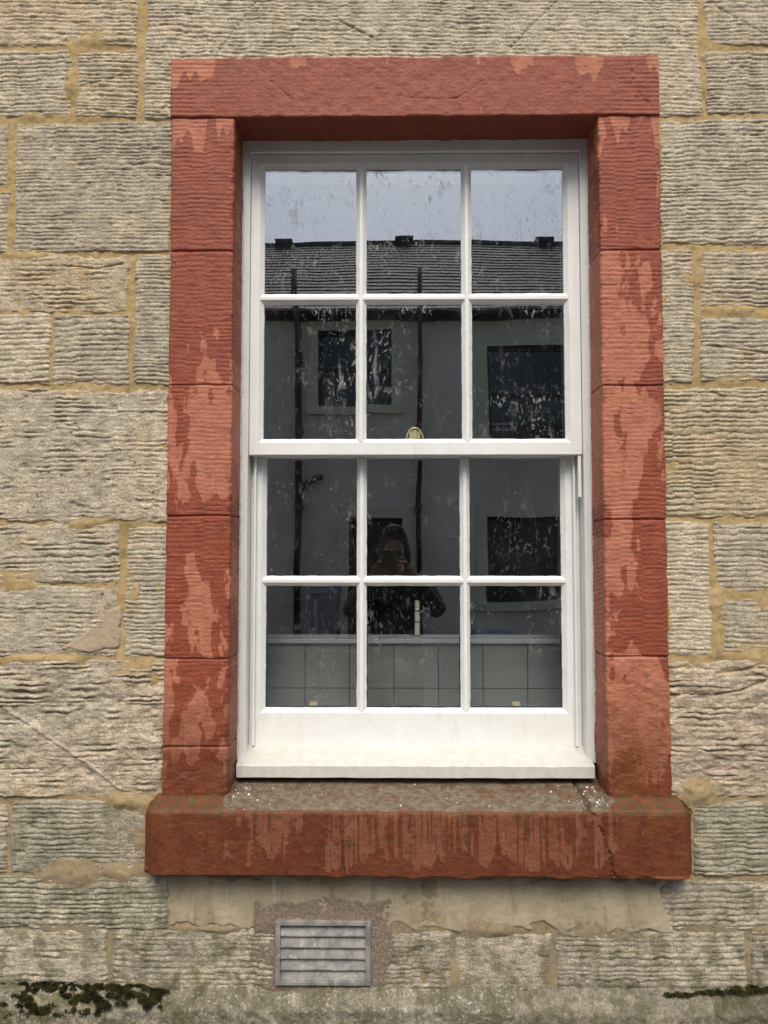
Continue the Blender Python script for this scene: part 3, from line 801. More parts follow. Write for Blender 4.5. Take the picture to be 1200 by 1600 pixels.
def make_sill():
    x0, x1 = SILLR[0], SILLR[1]
    Yf = -0.058
    zf = RZ(600, 1266, Yf); zbk = RZ(600, 1214, 0.105); zbot = RZ(600, 1373, Yf)
    path = []
    for k in range(0, 46): t = k / 45; path.append((0.15 + (Yf + 0.014 - 0.15) * t, zbk + (zf - zbk) * t, (-0.2, 0.98)))
    for k in range(1, 7): a = k / 6 * math.pi / 2; path.append((Yf + .014 - .014 * math.sin(a), zf - .012 + .012 * math.cos(a), (-math.sin(a), math.cos(a))))
    H = zf - 0.012 - zbot - 0.006; n = int(H / 0.0024)
    for k in range(1, n + 1): path.append((Yf, zf - 0.012 - H * k / n, (-1, 0)))
    for k in range(1, 5): a = k / 4 * math.pi / 2; path.append((Yf + .006 - .006 * math.cos(a), zbot + .006 - .006 * math.sin(a), (-math.cos(a), -math.sin(a))))
    for k in range(1, 10): path.append((Yf + .006 + 0.1 * k / 9, zbot, (0, -1)))
    yy = np.array([p[0] for p in path]); zz = np.array([p[1] for p in path]); ny = np.array([p[2][0] for p in path]); nz = np.array([p[2][1] for p in path])
    s = np.concatenate([[0], np.cumsum(np.hypot(np.diff(yy), np.diff(zz)))])
    xs = np.concatenate([[x0 + 0.002], np.arange(x0, x1, 0.0032), [x1, x1 - 0.002]])
    X, Sg = np.meshgrid(xs, s)
    Zl = zz[:, None] + 0 * X; Yl = yy[:, None] + 0 * X
    front = ny[:, None] < -0.8
    seed = 600
    h = 0.0026 * fbm(X * 6, Sg * 8, seed, 3) + 0.0017 * fbm(X * 55, Sg * 65, seed + 2, 4, 0.65) - 0.004 * np.exp(-((Sg - s[48]) / 0.010) ** 2) * np.clip(1.5 * fbm(X * 22, 0 * X, 613, 3), 0, 1)
    h = h + 0.003 * vn(X * 22, 0 * X, 604) * (nz[:, None] < -0.2) - 0.016 * np.clip(vn(X * 16, 0 * X, 606) - 0.1 + 0.4 * vn(X * 50, 0 * X, 607), 0, 1) * (np.arange(len(s)) > len(s) - 14)[:, None] * 0.6
    cr = [P(a, b, Yf) for a, b in [(922, 1262), (930, 1275), (945, 1310), (956, 1345), (960, 1376)]]
    d = seg_dist(X, Zl, cr) + 0.004 * vn(X * 60, Zl * 60, seed + 4)
    h = h - 0.010 * (1 - sstep(0.0003, 0.0038, np.abs(d))) * front
    notch = np.hypot((X - cr[0][0]) / 0.012, (Zl - cr[0][1] + 0.008) / 0.026)
    h = h - 0.022 * (1 - sstep(0.4, 1.0, notch + 0.3 * vn(X * 90, Zl * 90, 608)))
    crr = (X > cr[2][0]) & front
    h = h - 0.003 * crr
    # broken, rounded ends
    e = np.minimum(X - x0, x1 - X) + 0.006 * fbm(Zl * 30 + Sg * 20, X * 10, 610, 3)
    h = h - 0.016 * (1 - sstep(-0.002, 0.018, e))
    Y = Yl + h * ny[:, None]; Z = Zl + h * nz[:, None]
    # stools: the ends under the jambs stand up a little
    st = np.maximum(1 - sstep(JL[1] - 0.004, JL[1] + 0.012, X), sstep(JR[0] - 0.012, JR[0] + 0.004, X))
    top = nz[:, None] > 0.5
    Z = Z + st * top * (0.012 * sstep(Yf, 0.0, Yl))
    Y[:, 0] = np.maximum(Y[:, 0], 0.04); Y[:, -1] = np.maximum(Y[:, -1], 0.04)
    # paint state of the front: pale brown with dark runs, dark ends and a dark foot
    fz = (zf - Zl) / (zf - zbot); fx = (X - x0) / (x1 - x0)
    thin = np.maximum(vn(X * 150, Zl * 3, 621), vn(X * 230 + 5, Zl * 3, 622)) - 0.30 - 0.28 * vn(X * 30, fz * 3, 628) - 0.1
    broad = 1.3 * fbm(X * 17, Zl * 7, 623, 3, 0.6) - 0.22
    foot = (fz - (0.74 + 0.16 * vn(X * 26, 0 * X, 624) + 0.10 * vn(X * 90, 0 * X, 625))) * 7
    head = (0.05 + 0.07 * vn(X * 60, 0 * X, 626) - fz) * 8
    ends = np.interp(fx, [0, .09, .16, .2, .82, .86, .9, 1], [1.2, .9, .3, -.1, -.1, .25, 1.1, 1.2])
    wet = np.maximum(np.maximum(thin * 2.2, broad), np.maximum(foot, head)) + np.clip(ends, 0, 2) * 0.8 - 0.1 * (ends < 0)
    wet = np.where(front, wet, 0.6)
    inb = (X > JL[1] - 0.005 + 0.012 * fbm(Sg * 30, X * 30, 630, 2)) & (X < JR[0] + 0.004 + 0.012 * fbm(Sg * 30, X * 30, 632, 2))
    grime = np.where(top & (Yl > Yf + 0.006), np.where(inb, 1.0, 0.10), 0.0)
    alg = np.where(front, 0.35 + 0.35 * (ends > 0.5), 0.85)
    green = np.where(top & ~inb, 0.75, np.where(top, 0.35, 0.12 + 0.45 * (1 - sstep(0.0, 0.03, zf - Zl)) * front))
    me = grid_mesh('window_sill', X, Y, Z, None, dict(wet=wet, algae=alg, green=green, grime=grime, rust=1 + 0 * X))
    o = put('window_sill', me, M_RED, sur)
    o['label'] = 'projecting red stone sill streaked with dark runs and cracked near one end'
    return zf, zbk, Yf
ZF, ZBK, SILL_Y = make_sill()

# ================================================================== SASH WINDOW
win = empty('sash_window', (0, 0.105, RZ(600, 1216, 0.07)))
tag(win, 'white painted timber sash window with twelve dirty panes', 'window')

def ring_mesh(name, loops, n=44, wob=None, seed=0):
    """mitred rectangular ring swept through loops of (x0, x1, z0, z1, y)"""
    V = []
    m = 4 * n
    for li, (x0, x1, z0, z1, y) in enumerate(loops):
        t = np.arange(n) / n
        xs = np.concatenate([x0 + (x1 - x0) * t, np.full(n, x1), x1 - (x1 - x0) * t, np.full(n, x0)])
        zs = np.concatenate([np.full(n, z0), z0 + (z1 - z0) * t, np.full(n, z1), z1 - (z1 - z0) * t])
        ys = np.full(m, y)
        if wob and wob[li]:
            k = wob[li] * (fbm(xs * 40 + zs * 55, zs * 40 - xs * 31, seed + li, 3))
            cx, cz = (x0 + x1) / 2, (z0 + z1) / 2
            nx = np.concatenate([np.zeros(n), np.ones(n), np.zeros(n), -np.ones(n)]); nz = np.concatenate([-np.ones(n), np.zeros(n), np.ones(n), np.zeros(n)])
            cor = np.tile(np.minimum(t, 1 - t) * 12, 4).clip(0, 1)
            xs = xs + nx * k * cor; zs = zs + nz * k * cor
        V.append(np.stack([xs, ys, zs], -1))
    L = len(loops)
    idx = np.arange(L * m).reshape(L, m)
    f = []
    for i in range(L - 1):
        a = idx[i]; b = idx[i + 1]
        f.append(np.stack([a, np.roll(a, -1), np.roll(b, -1), b], -1))
    f = np.concatenate(f)
    me = bpy.data.meshes.new(name)
    me.from_pydata(np.concatenate(V).tolist(), [], f.tolist())
    bm = bmesh.new(); bm.from_mesh(me); bmesh.ops.recalc_face_normals(bm, faces=bm.faces); bm.to_mesh(me); bm.free()
    return me

def shrink(r, d): return (r[0] + d, r[1] - d, r[2] + d, r[3] - d)

# box frame: outer lining, staff step, pocket for the sashes
YL = 0.106
FO = (RX(380, 300, YL), RX(918, 300, YL), RZ(640, 1190, YL), RZ(640, 220, YL))
FI = (RX(391, 300, YL), RX(906.5, 300, YL), RZ(640, 1186, YL), RZ(640, 236.5, YL))
fo = (FO[0] - 0.012, FO[1] + 0.012, FO[2], FO[3] + 0.02)
me = ring_mesh('frame', [fo + (0.30,), fo + (YL + 0.001,), shrink(fo, 0.001) + (YL,), shrink(FI, -0.0012) + (YL,), FI + (YL + 0.0012,), FI + (0.118,), shrink(FI, -0.0018) + (0.1185,), shrink(FI, -0.0018) + (0.30,)])
put('frame', me, M_WHITE, win)

# ragged painted sealant where timber meets stone
me = ring_mesh('sealant', [(JL[1] - 0.012, JR[0] + 0.012, FO[2], LINTEL[2] + 0.012, 0.118), (FO[0] - 0.002, FO[1] + 0.002, FO[2], FO[3] + 0.001, 0.1025), shrink(FO, 0.0035)[:2] + (FO[2], FO[3] - 0.004, YL - 0.0006), shrink(FO, 0.005)[:2] + (FO[2], FO[3] - 0.006, YL + 0.002)], n=160, wob=[0, 0.006, 0.004, 0], seed=40)
put('sealant', me, M_WSILL, win)

BEV = 0.0125
def bar_mesh(name, along, c, a0, a1, w, flat, yf, yg, yb, seed, n=70):
    """a moulded glazing bar: flat fillet, two putty slopes"""
    prof = [(-w / 2, yb), (-w / 2, yg), (-flat / 2 - 0.0010, yf + 0.0008), (-flat / 2, yf), (flat / 2, yf), (flat / 2 + 0.0010, yf + 0.0008), (w / 2, yg), (w / 2, yb)]
    t = np.linspace(a0, a1, n)
    wb = 0.0011 * fbm(t * 45, 0 * t, seed, 3); wb2 = 0.0011 * fbm(t * 45, 0 * t + 9, seed + 1, 3)
    V = []; L = len(prof)
    for i, (u, y) in enumerate(prof):
        k = wb if i in (0, 1) else wb2 if i in (6, 7) else 0
        cu = c + u + k + 0 * t
        V.append(np.stack([cu, y + 0 * t, t], -1) if along == 'z' else np.stack([t, y + 0 * t, cu], -1))
    idx = np.arange(L * n).reshape(L, n)
    f = np.concatenate([np.stack([idx[i][:-1], idx[i][1:], idx[(i + 1) % L][1:], idx[(i + 1) % L][:-1]], -1) for i in range(L)])
    me = bpy.data.meshes.new(name); me.from_pydata(np.concatenate(V).tolist(), [], f.tolist())
    bm = bmesh.new(); bm.from_mesh(me); bmesh.ops.recalc_face_normals(bm, faces=bm.faces); bm.to_mesh(me); bm.free()
    return me

def pane_mesh(r, y, th, seed, amp, smear, edge_bend=0.0):
    nx, nz = 26, 30
    xs = np.linspace(r[0], r[1], nx); zs = np.linspace(r[2], r[3], nz)
    X, Z = np.meshgrid(xs, zs)
    u = (X - r[0]) / (r[1] - r[0]); v = (Z - r[2]) / (r[3] - r[2])
    d = amp * fbm(u * 1.4 + seed, v * 1.6, seed, 2) + amp * 0.5 * (u - 0.5) * vn(seed * 3.1, 1.0, 2) + amp * 0.5 * (v - 0.5) * vn(seed * 2.7, 4.0, 3)
    d = d + edge_bend * np.clip(u - 0.45, 0, 1) ** 2 * (v - 0.3)
    co = np.concatenate([np.stack([X, y + d, Z], -1).reshape(-1, 3), np.stack([X, y + th + d, Z], -1).reshape(-1, 3)])
    idx = np.arange(nx * nz).reshape(nz, nx); o = nx * nz
    q = np.stack([idx[:-1, :-1], idx[:-1, 1:], idx[1:, 1:], idx[1:, :-1]], -1).reshape(-1, 4)
    f = np.concatenate([q, q[:, ::-1] + o])
    b = np.concatenate([idx[0, :], idx[1:, -1], idx[-1, -2::-1], idx[-2:0:-1, 0]])
    nb = len(b); e0 = len(co)                                # the edge strip has its own vertices, so the faces stay flat-shaded to the rim
    co = np.concatenate([co, co[b], co[b + o]])
    k = np.arange(nb)
    side = np.stack([e0 + k, e0 + nb + k, e0 + nb + np.roll(k, -1), e0 + np.roll(k, -1)], -1)
    f = np.concatenate([f, side])
    me = bpy.data.meshes.new('pane'); me.from_pydata(co.tolist(), [], f.tolist())
    me.polygons.foreach_set('use_smooth', np.concatenate([np.ones(len(q) * 2, bool), np.zeros(len(side), bool)]))
    a = me.attributes.new('smear', 'FLOAT', 'POINT')
    sm = smear(u, v).reshape(-1)
    a.data.foreach_set('value', np.concatenate([sm, sm * 0, np.zeros(2 * nb)]).astype(np.float32))
    me.update()
    return me

def sash(name, label, outer, cols, rows, yf, seed, smears, bends=None):
    """cols / rows: pixel limits of the glass in the photograph on this sash's plane"""
    yg, yb = yf + BEV, yf + 0.045
    X = [RX(c, (rows[0][0] + rows[-1][1]) / 2, yg) for q in cols for c in q]
    Zs = [RZ(640, c, yg) for q in rows for c in q]
    G = (X[0], X[-1], Zs[-1], Zs[0])
    O = outer
    I = (G[0] - 0.0105, G[1] + 0.0105, G[2] - 0.0105, G[3] + 0.0105)
    root = put(name, ring_mesh(name, [O + (yb,), O + (yf + 0.001,), shrink(O, 0.001) + (yf,), shrink(I, -0.001) + (yf,), I + (yf + 0.0010,), G + (yg,), G + (yb,)], n=60,
                               wob=[0, 0, 0, 0.0003, 0.0005, 0.0012, 0.0008], seed=seed), M_WHITE, win)
    root['label'] = label
    cs = [((X[1] + X[2]) / 2, X[2] - X[1]), ((X[3] + X[4]) / 2, X[4] - X[3])]
    for i, (c, w) in enumerate(cs):
        put('glazing_bar', bar_mesh('glazing_bar', 'z', c, I[2] + 0.0015, I[3] - 0.0015, w, 0.0075, yf + 0.0008, yg, yb - 0.001, seed + 10 + i), M_WHITE, root)
    zc, zw = (Zs[1] + Zs[2]) / 2, Zs[1] - Zs[2]
    put('glazing_bar', bar_mesh('glazing_bar', 'x', zc, I[0] + 0.0015, I[1] - 0.0015, zw, 0.0075, yf + 0.0013, yg + 0.0002, yb - 0.0015, seed + 20), M_WHITE, root)
    k = 0
    for j in range(2):
        for i in range(3):
            r = (X[2 * i] - 0.004, X[2 * i + 1] + 0.004, Zs[2 * j + 1] - 0.004, Zs[2 * j] + 0.004)
            amp = 0.00016
            put('pane', pane_mesh(r, yg + 0.0015, 0.004, seed + 30 + k, amp, smears[k], (bends or {}).get(k, 0.0)), M_GLASS, root)
            q = (X[2 * i], X[2 * i + 1], Zs[2 * j + 1], Zs[2 * j])
            put('spacer_bar', ring_mesh('spacer_bar', [shrink(q, -0.004) + (yg + 0.008,), shrink(q, 0.002) + (yg + 0.008,), shrink(q, 0.002) + (yg + 0.020,), shrink(q, -0.004) + (yg + 0.020,)], n=4), M_SPACER, root)
            k += 1
    return root, O, I, G

YU, YLo = 0.1195, 0.168
cU = [(413, 556.5), (572.5, 721), (737, 881)]; rU = [(265, 459), (476, 686)]
OU = (FI[0] + 0.0005, FI[1] - 0.0005, RZ(640, 710.5, YU), FI[3] - 0.0004)
full = lambda a, b, c=0.0: (lambda u, v: np.clip(a + b * v + c * np.abs(u - 0.5) * 2, 0, 1.6))
smU = [full(.75, .3), full(.8, .4), full(.75, .35, .2),
       lambda u, v: np.clip(.25 + 1.1 * np.exp(-((u - .75) / .3) ** 2 - ((v - .45) / .5) ** 2) + .8 * sstep(.88, .97, v), 0, 1.6),
       lambda u, v: np.clip(.2 + 1.2 * np.exp(-((u - .15) / .22) ** 2 - ((v - .5) / .5) ** 2) + .9 * sstep(.88, .97, v), 0, 1.6),
       lambda u, v: np.clip(.35 + .8 * sstep(.9, .97, v) + 1.1 * np.exp(-((u - .3) / .2) ** 2 - ((v - .35) / .25) ** 2) + .9 * np.exp(-((u - .8) / .25) ** 2 - ((v - .2) / .2) ** 2), 0, 1.6)]
up, OUr, IU, GU = sash('upper_sash', 'outer upper sash reflecting sky and a slate roof', OU, cU, rU, YU, 1000, smU)
cL = [(416, 557.5), (573, 719), (734, 877)]; rL = [(716, 900), (915.5, 1106)]
OL = (FI[0] - 0.0010, FI[1] + 0.0010, RZ(640, 1167, YLo), RZ(640, 690, YLo))
smL = [full(.3, .3), full(.25, .3, -.1), full(.25, .3), full(.3, .1),
       lambda u, v: np.clip(.2 + .9 * np.exp(-((u - .3) / .4) ** 2 - ((v - .7) / .3) ** 2), 0, 1.5), full(.25, .3)]
lo, OLr, IL, GL = sash('lower_sash', 'inner lower sash with a deep bottom rail', OL, cL, rL, YLo, 1100, smL, {5: -0.0030})

# parting bead strips down both sides, in front of the lower sash
for sx, px in ((-1, 397.5), (1, 899)):
    xc = RX(px, 900, 0.15)
    MB().box(xc - 0.003, xc + 0.003, 0.150, 0.1665, RZ(640, 1166, 0.15), OU[2] + 0.01).put('parting_bead', M_WHITE, win, bevel=0.0008)
# plastic travel stop in the right-hand channel
xs_ = RX(907.5, 760, 0.125)
MB().box(xs_ - 0.007, xs_ + 0.0015, 0.123, 0.138, RZ(640, 777, 0.125), OU[2] - 0.002).put('travel_stop', M_WHITE, win, bevel=0.0012)

# timber sill: sloped top, square nose
def tsill():
    ynose = 0.072
    zt0 = RZ(640, 1164.5, 0.165); zn = RZ(640, 1196, ynose); zb = RZ(640, 1215.5, ynose)
    prof = [(0.30, zt0 + 0.002), (0.166, zt0), (ynose + 0.003, zn), (ynose, zn - 0.003), (ynose + 0.0005, zb), (ynose + 0.012, zb - 0.0005), (ynose + 0.013, zb + 0.006), (0.30, zb + 0.006)]
    x0, x1 = RX(369, 1205, ynose), RX(929.5, 1205, ynose)
    xs = np.linspace(x0, x1, 120)
    V = []
    for i, (y, z) in enumerate(prof):
        w = 0.0008 * fbm(xs * 25, 0 * xs + i, 77, 3)
        V.append(np.stack([xs, y + w, z + w], -1))
    L, n = len(prof), len(xs)
    idx = np.arange(L * n).reshape(L, n)
    f = np.concatenate([np.stack([idx[i][:-1], idx[i][1:], idx[(i + 1) % L][1:], idx[(i + 1) % L][:-1]], -1) for i in range(L)]).tolist()
    f.append(idx[:, 0].tolist()); f.append(idx[::-1, -1].tolist())
    me = bpy.data.meshes.new('timber_sill'); me.from_pydata(np.concatenate(V).tolist(), [], f)
    bm = bmesh.new(); bm.from_mesh(me); bmesh.ops.recalc_face_normals(bm, faces=bm.faces); bm.to_mesh(me); bm.free()
    o = put('timber_sill', me, M_WSILL, win); o['label'] = 'weathered white timber sill under the lower sash'
tsill()

# brass furniture on the room side
yin = YLo + 0.045
for px in (490, 806):
    x, z = P(px, 1101, yin + 0.026)
    mb = MB(); mb.box(x - 0.011, x + 0.011, yin, yin + 0.004, z - 0.05, z + 0.002)
    mb.box(x - 0.010, x + 0.010, yin + 0.004, yin + 0.026, z - 0.002, z + 0.004)
    mb.box(x - 0.011, x + 0.011, yin + 0.018, yin + 0.026, z - 0.002, z + 0.009)
    mb.put('sash_lift', M_BRASS, lo, bevel=0.0008)
x, z = P(648, 684, YLo + 0.02)
mb = MB()
zb_ = OL[3]
mb.box(x - 0.026, x + 0.026, YLo + 0.008, YLo + 0.034, zb_, zb_ + 0.004)
for sx in (-0.011, 0.011): mb.box(x + sx - 0.004, x + sx + 0.004, YLo + 0.012, YLo + 0.030, zb_ + 0.004, zb_ + 0.030)
mb.box(x - 0.007, x + 0.007, YLo + 0.014, YLo + 0.028, zb_ + 0.004, zb_ + 0.034)
arc = [(x + 0.024 * math.cos(a), YLo + 0.020, zb_ + 0.004 + 0.038 * math.sin(a)) for a in np.linspace(0, math.pi, 13)]
mb.tube(arc, 0.0024, 8)
mb.put('sash_fastener', M_BRASS, lo, smooth=False)

# ================================================================== AIR VENT
vr = rect(430, 1440, 579, 1540, -0.012)
vent = empty('air_vent', ((vr[0] + vr[1]) / 2, -0.012, vr[2]))
tag(vent, 'grey metal louvred air vent set in brown mortar below the sill', 'air vent')
bw = 0.0125
mb = MB()
mb.box(vr[0], vr[0] + bw, -0.0135, 0.008, vr[2], vr[3]); mb.box(vr[1] - bw, vr[1], -0.0135, 0.008, vr[2], vr[3])
mb.box(vr[0] + bw, vr[1] - bw, -0.0130, 0.008, vr[3] - bw * 0.8, vr[3]); mb.box(vr[0] + bw, vr[1] - bw, -0.0130, 0.008, vr[2], vr[2] + bw * 0.7)
mb.put('frame', M_VENT, vent, bevel=0.0014)
ih0, ih1 = vr[2] + bw * 0.7, vr[3] - bw * 0.8
n = 5; ph_ = (ih1 - ih0) / n
for k in range(n):
    z1_ = ih1 - k * ph_; z0_ = z1_ - ph_
    xs = np.linspace(vr[0] + bw * 0.8, vr[1] - bw * 0.8, 30)
    w = 0.0012 * fbm(xs * 30, 0 * xs + k, 88, 3)
    prof = [(0.006, z1_ + 0.004), (0.002, z1_ + 0.001), (-0.0085, z0_ + 0.0015), (-0.0085, z0_ - 0.0012), (0.0035, z0_ + 0.006), (0.009, z1_ + 0.004)]
    V = [np.stack([xs, y + 0 * xs, z + w * (i in (2, 3))], -1) for i, (y, z) in enumerate(prof)]
    L, m = len(prof), len(xs); idx = np.arange(L * m).reshape(L, m)
    f = np.concatenate([np.stack([idx[i][:-1], idx[i][1:], idx[(i + 1) % L][1:], idx[(i + 1) % L][:-1]], -1) for i in range(L)]).tolist()
    me = bpy.data.meshes.new('slat'); me.from_pydata(np.concatenate(V).tolist(), [], f)
    bm = bmesh.new(); bm.from_mesh(me); bmesh.ops.recalc_face_normals(bm, faces=bm.faces); bm.to_mesh(me); bm.free()
    put('slat', me, M_VENT, vent)

# ================================================================== MOSS, CRUMBS
rng = np.random.default_rng(5)
def moss_material():
    t = NT('moss'); p = t.pos()
    c = t.mix(t.ramp(t.noise(p, 55, 4, 0.6), 0.35, 0.65), (0.014, 0.013, 0.006), (0.055, 0.054, 0.014))
    t.bsdf(c, 0.9, None, spec=0.15); return t.m
M_MOSS = moss_material()
def moss(name, spots, label, leaf=0.0055, dens=260):
    V = []; F = []
    for (x, y, z, rx, rz) in spots:
        nlf = int(dens * (rx * rz) / (0.02 * 0.012)) + 20
        for _ in range(nlf):
            u = rng.normal(size=3); u /= np.linalg.norm(u)
            if u[1] > 0.3: u[1] = -u[1]
            if u[2] < -0.5: u[2] = -u[2]
            rad = 0.72 + 0.32 * rng.random()
            c = np.array([x + u[0] * rx * rad, y + u[1] * rz * 0.6 * rad, z + u[2] * rz * rad])
            d = u + rng.normal(size=3) * 0.55; d /= np.linalg.norm(d)
            s = np.cross(d, rng.normal(size=3)); s /= np.linalg.norm(s)
            l = leaf * (0.6 + 0.8 * rng.random()); w = l * 0.28
            n0 = len(V)
            V += [c - s * w, c + s * w, c + d * l, c + np.cross(d, s) * w * 0.9]
            F += [(n0, n0 + 1, n0 + 2), (n0 + 1, n0 + 3, n0 + 2), (n0 + 3, n0, n0 + 2)]
    me = bpy.data.meshes.new(name); me.from_pydata([tuple(v) for v in V], [], F)
    o = put(name, me, M_MOSS); tag(o, label, 'moss', None, 'stuff'); return o
def on_plinth(px, py, rx, rz, yoff=0.0):
    f = np.clip((py - 1543) / 26, 0, 1)
    y = -0.036 * f + yoff
    x, z = P(px, py, y); return (x, y, z, rx, rz)
sp = []
for _ in range(120):
    px = rng.uniform(-120, 250); sp.append(on_plinth(px, 1535 + 9 * rng.random() + 0.02 * px, rng.uniform(.004, .013), rng.uniform(.002, .0055)))
for cx_, cy_, sx_, sy_, n_ in [(18, 1556, 8, 5, 8), (42, 1560, 8, 6, 9), (80, 1546, 14, 4, 12), (150, 1562, 22, 7, 30), (205, 1555, 12, 6, 10), (232, 1562, 10, 7, 14), (246, 1556, 4, 7, 8), (20, 1582, 45, 6, 40), (110, 1582, 30, 4, 16), (140, 1545, 22, 4, 14)]:
    for _ in range(n_): sp.append(on_plinth(rng.normal(cx_, sx_), rng.normal(cy_, sy_), rng.uniform(.004, .013), rng.uniform(.003, .008)))
moss('moss', sp, 'dark green moss cushions on the plinth ledge at the lower left')
sp = []
for px in np.arange(1040, 1290, 8):
    sp.append(on_plinth(px + rng.uniform(-4, 4), 1553 - 0.05 * (px - 1040) + 5 * rng.random(), 0.008 + 0.008 * rng.random(), 0.002 + 0.003 * rng.random()))
for px, py in [(1150, 1546), (1175, 1543), (1190, 1548), (1120, 1550)]: sp.append(on_plinth(px, py, 0.016, 0.006))
moss('moss', sp, 'blackish moss strip along the plinth joint at the lower right', dens=200)
sp = []
for px in (284, 292, 300, 308): x, z = P(px, 1247, -0.010); sp.append((x, -0.012, z, 0.007, 0.004))
for px in (1062, 1068, 1074): x, z = P(px, 1256 + (px - 1062), -0.012); sp.append((x, -0.014, z, 0.010, 0.009))
moss('moss', sp, 'small moss tufts where the red jambs meet the sill', leaf=0.004, dens=160)

def crumbs(name, label, pts, mat, size):
    V = []; F = []
    for (x, y, z) in pts:
        s = size * (0.4 + rng.random() ** 3 * 2.2)
        a = rng.random(3) * 6.28
        M = Matrix.Translation((x, y, z)) @ Euler(a).to_matrix().to_4x4() @ Matrix.Diagonal((s, s * 0.7, s * 0.35, 1))
        base = [(-1, -1, -1), (1, -1, -1), (1, 1, -1), (-1, 1, -1), (0.1, 0, 1)]
        n0 = len(V)
        V += [tuple(M @ Vector([q + rng.uniform(-.3, .3) for q in b])) for b in base]
        F += [(n0, n0 + 3, n0 + 2, n0 + 1)] + [(n0 + i, n0 + (i + 1) % 4, n0 + 4) for i in range(4)]
    me = bpy.data.meshes.new(name); me.from_pydata(V, [], F)
    o = put(name, me, mat); tag(o, label, 'debris', None, 'stuff'); return o
M_FLAKE = mat_simple('paint_flake', (0.72, 0.70, 0.64), 0.7, 0.15, 60, bump=0)
def sill_z(y): return ZBK + (ZF - ZBK) * (0.15 - y) / (0.15 - SILL_Y - 0.014) + 0.002
pts = []
for _ in range(110):
    x = JR[0] - abs(rng.normal()) * 0.045; y = rng.uniform(SILL_Y + 0.02, 0.07); pts.append((x, y, sill_z(y)))
for _ in range(50):
    x = JL[1] + 0.004 + abs(rng.normal()) * 0.03; y = rng.uniform(SILL_Y + 0.015, 0.08); pts.append((x, y, sill_z(y)))
for _ in range(70):
    x = rng.uniform(JL[1], JR[0]); y = rng.uniform(SILL_Y + 0.02, 0.075); pts.append((x, y, sill_z(y)))
crumbs('paint_flakes', 'flakes of white paint and grit scattered on the red sill', pts, M_FLAKE, 0.0013)

# ================================================================== ROOM BEHIND THE GLASS
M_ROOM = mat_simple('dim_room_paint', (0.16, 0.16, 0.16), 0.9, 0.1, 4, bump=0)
M_TILE = mat_simple('glazed_grey_tile', (0.36, 0.375, 0.36), 0.25, 0.03, 8, bump=0.05, bscale=20)
M_GROUT = mat_simple('grey_grout', (0.10, 0.105, 0.10), 0.9, 0.1, 60, bump=0)
M_LEDGE = mat_simple('pale_ledge', (0.72, 0.76, 0.80), 0.3, 0.04, 12, bump=0)
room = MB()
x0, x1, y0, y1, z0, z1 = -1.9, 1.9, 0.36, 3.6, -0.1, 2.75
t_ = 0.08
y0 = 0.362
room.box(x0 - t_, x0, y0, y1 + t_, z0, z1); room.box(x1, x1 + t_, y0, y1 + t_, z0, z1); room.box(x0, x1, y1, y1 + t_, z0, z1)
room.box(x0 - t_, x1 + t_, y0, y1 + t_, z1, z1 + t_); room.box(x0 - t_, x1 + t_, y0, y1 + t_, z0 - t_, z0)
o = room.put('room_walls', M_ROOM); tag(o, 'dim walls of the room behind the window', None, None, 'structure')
YT = 0.37
part = empty('tiled_partition', (0, YT + 0.06, z0))
tag(part, 'low grey tiled partition with a pale ledge seen through the lower panes', 'partition')
zT = RZ(640, 1001, YT)
ts = 68.7 / FPX * (YT - CAM.y)
xa = RX(477, 1050, YT)
MB().box(-0.95, 1.05, YT + 0.004, YT + 0.11, z0, zT - 0.008).put('backing', M_GROUT, part)
MB().box(-0.96, 1.06, YT - 0.012, YT + 0.12, zT - 0.008, zT + 0.006).put('ledge', M_LEDGE, part, bevel=0.003)
tm = MB().box(-ts / 2 + 0.0012, ts / 2 - 0.0012, -0.004, 0.004, -ts / 2 + 0.0012, ts / 2 - 0.0012).mesh('tile', 0.0008)
tm.materials.append(M_TILE)
pl = part.location
for i in range(-5, 9):
    for j in range(3):
        xc = xa + (i + 0.5) * ts
        if -0.93 < xc - ts / 2 and xc + ts / 2 < 1.03:
            o = bpy.data.objects.new('tile', tm); COL.objects.link(o); o.parent = part
            o.location = Vector((xc, YT, zT - 0.008 - (j + 0.5) * ts)) - pl
            o.rotation_euler = (random.uniform(-.003, .003), 0, random.uniform(-.003, .003))
# slim bottle on the ledge
bx_, bz_ = P(652, 1000, YT + 0.05)
M_BOT = mat_simple('white_plastic', (0.80, 0.79, 0.72), 0.4, 0.04, 40, bump=0)
bot = empty('slim_bottle', (bx_, YT + 0.05, zT + 0.006))
tag(bot, 'slim white bottle with dark bands standing on the tiled ledge inside', 'bottle')
zz0 = zT + 0.006
MB().tube([(bx_, YT + .05, zz0), (bx_, YT + .05, zz0 + .084), (bx_, YT + .05, zz0 + .090)], [.0078, .0078, .005], 16).put('body', M_BOT, bot, smooth=False)
MB().tube([(bx_, YT + .05, zz0 + .090), (bx_, YT + .05, zz0 + .108), (bx_, YT + .05, zz0 + .111)], [.0075, .0075, .005], 16).put('cap', M_BOT, bot)
for zz in (0.002, 0.044, 0.078): MB().tube([(bx_, YT + .05, zz0 + zz), (bx_, YT + .05, zz0 + zz + .0035)], .0081, 16).put('band', M_SPACER, bot)

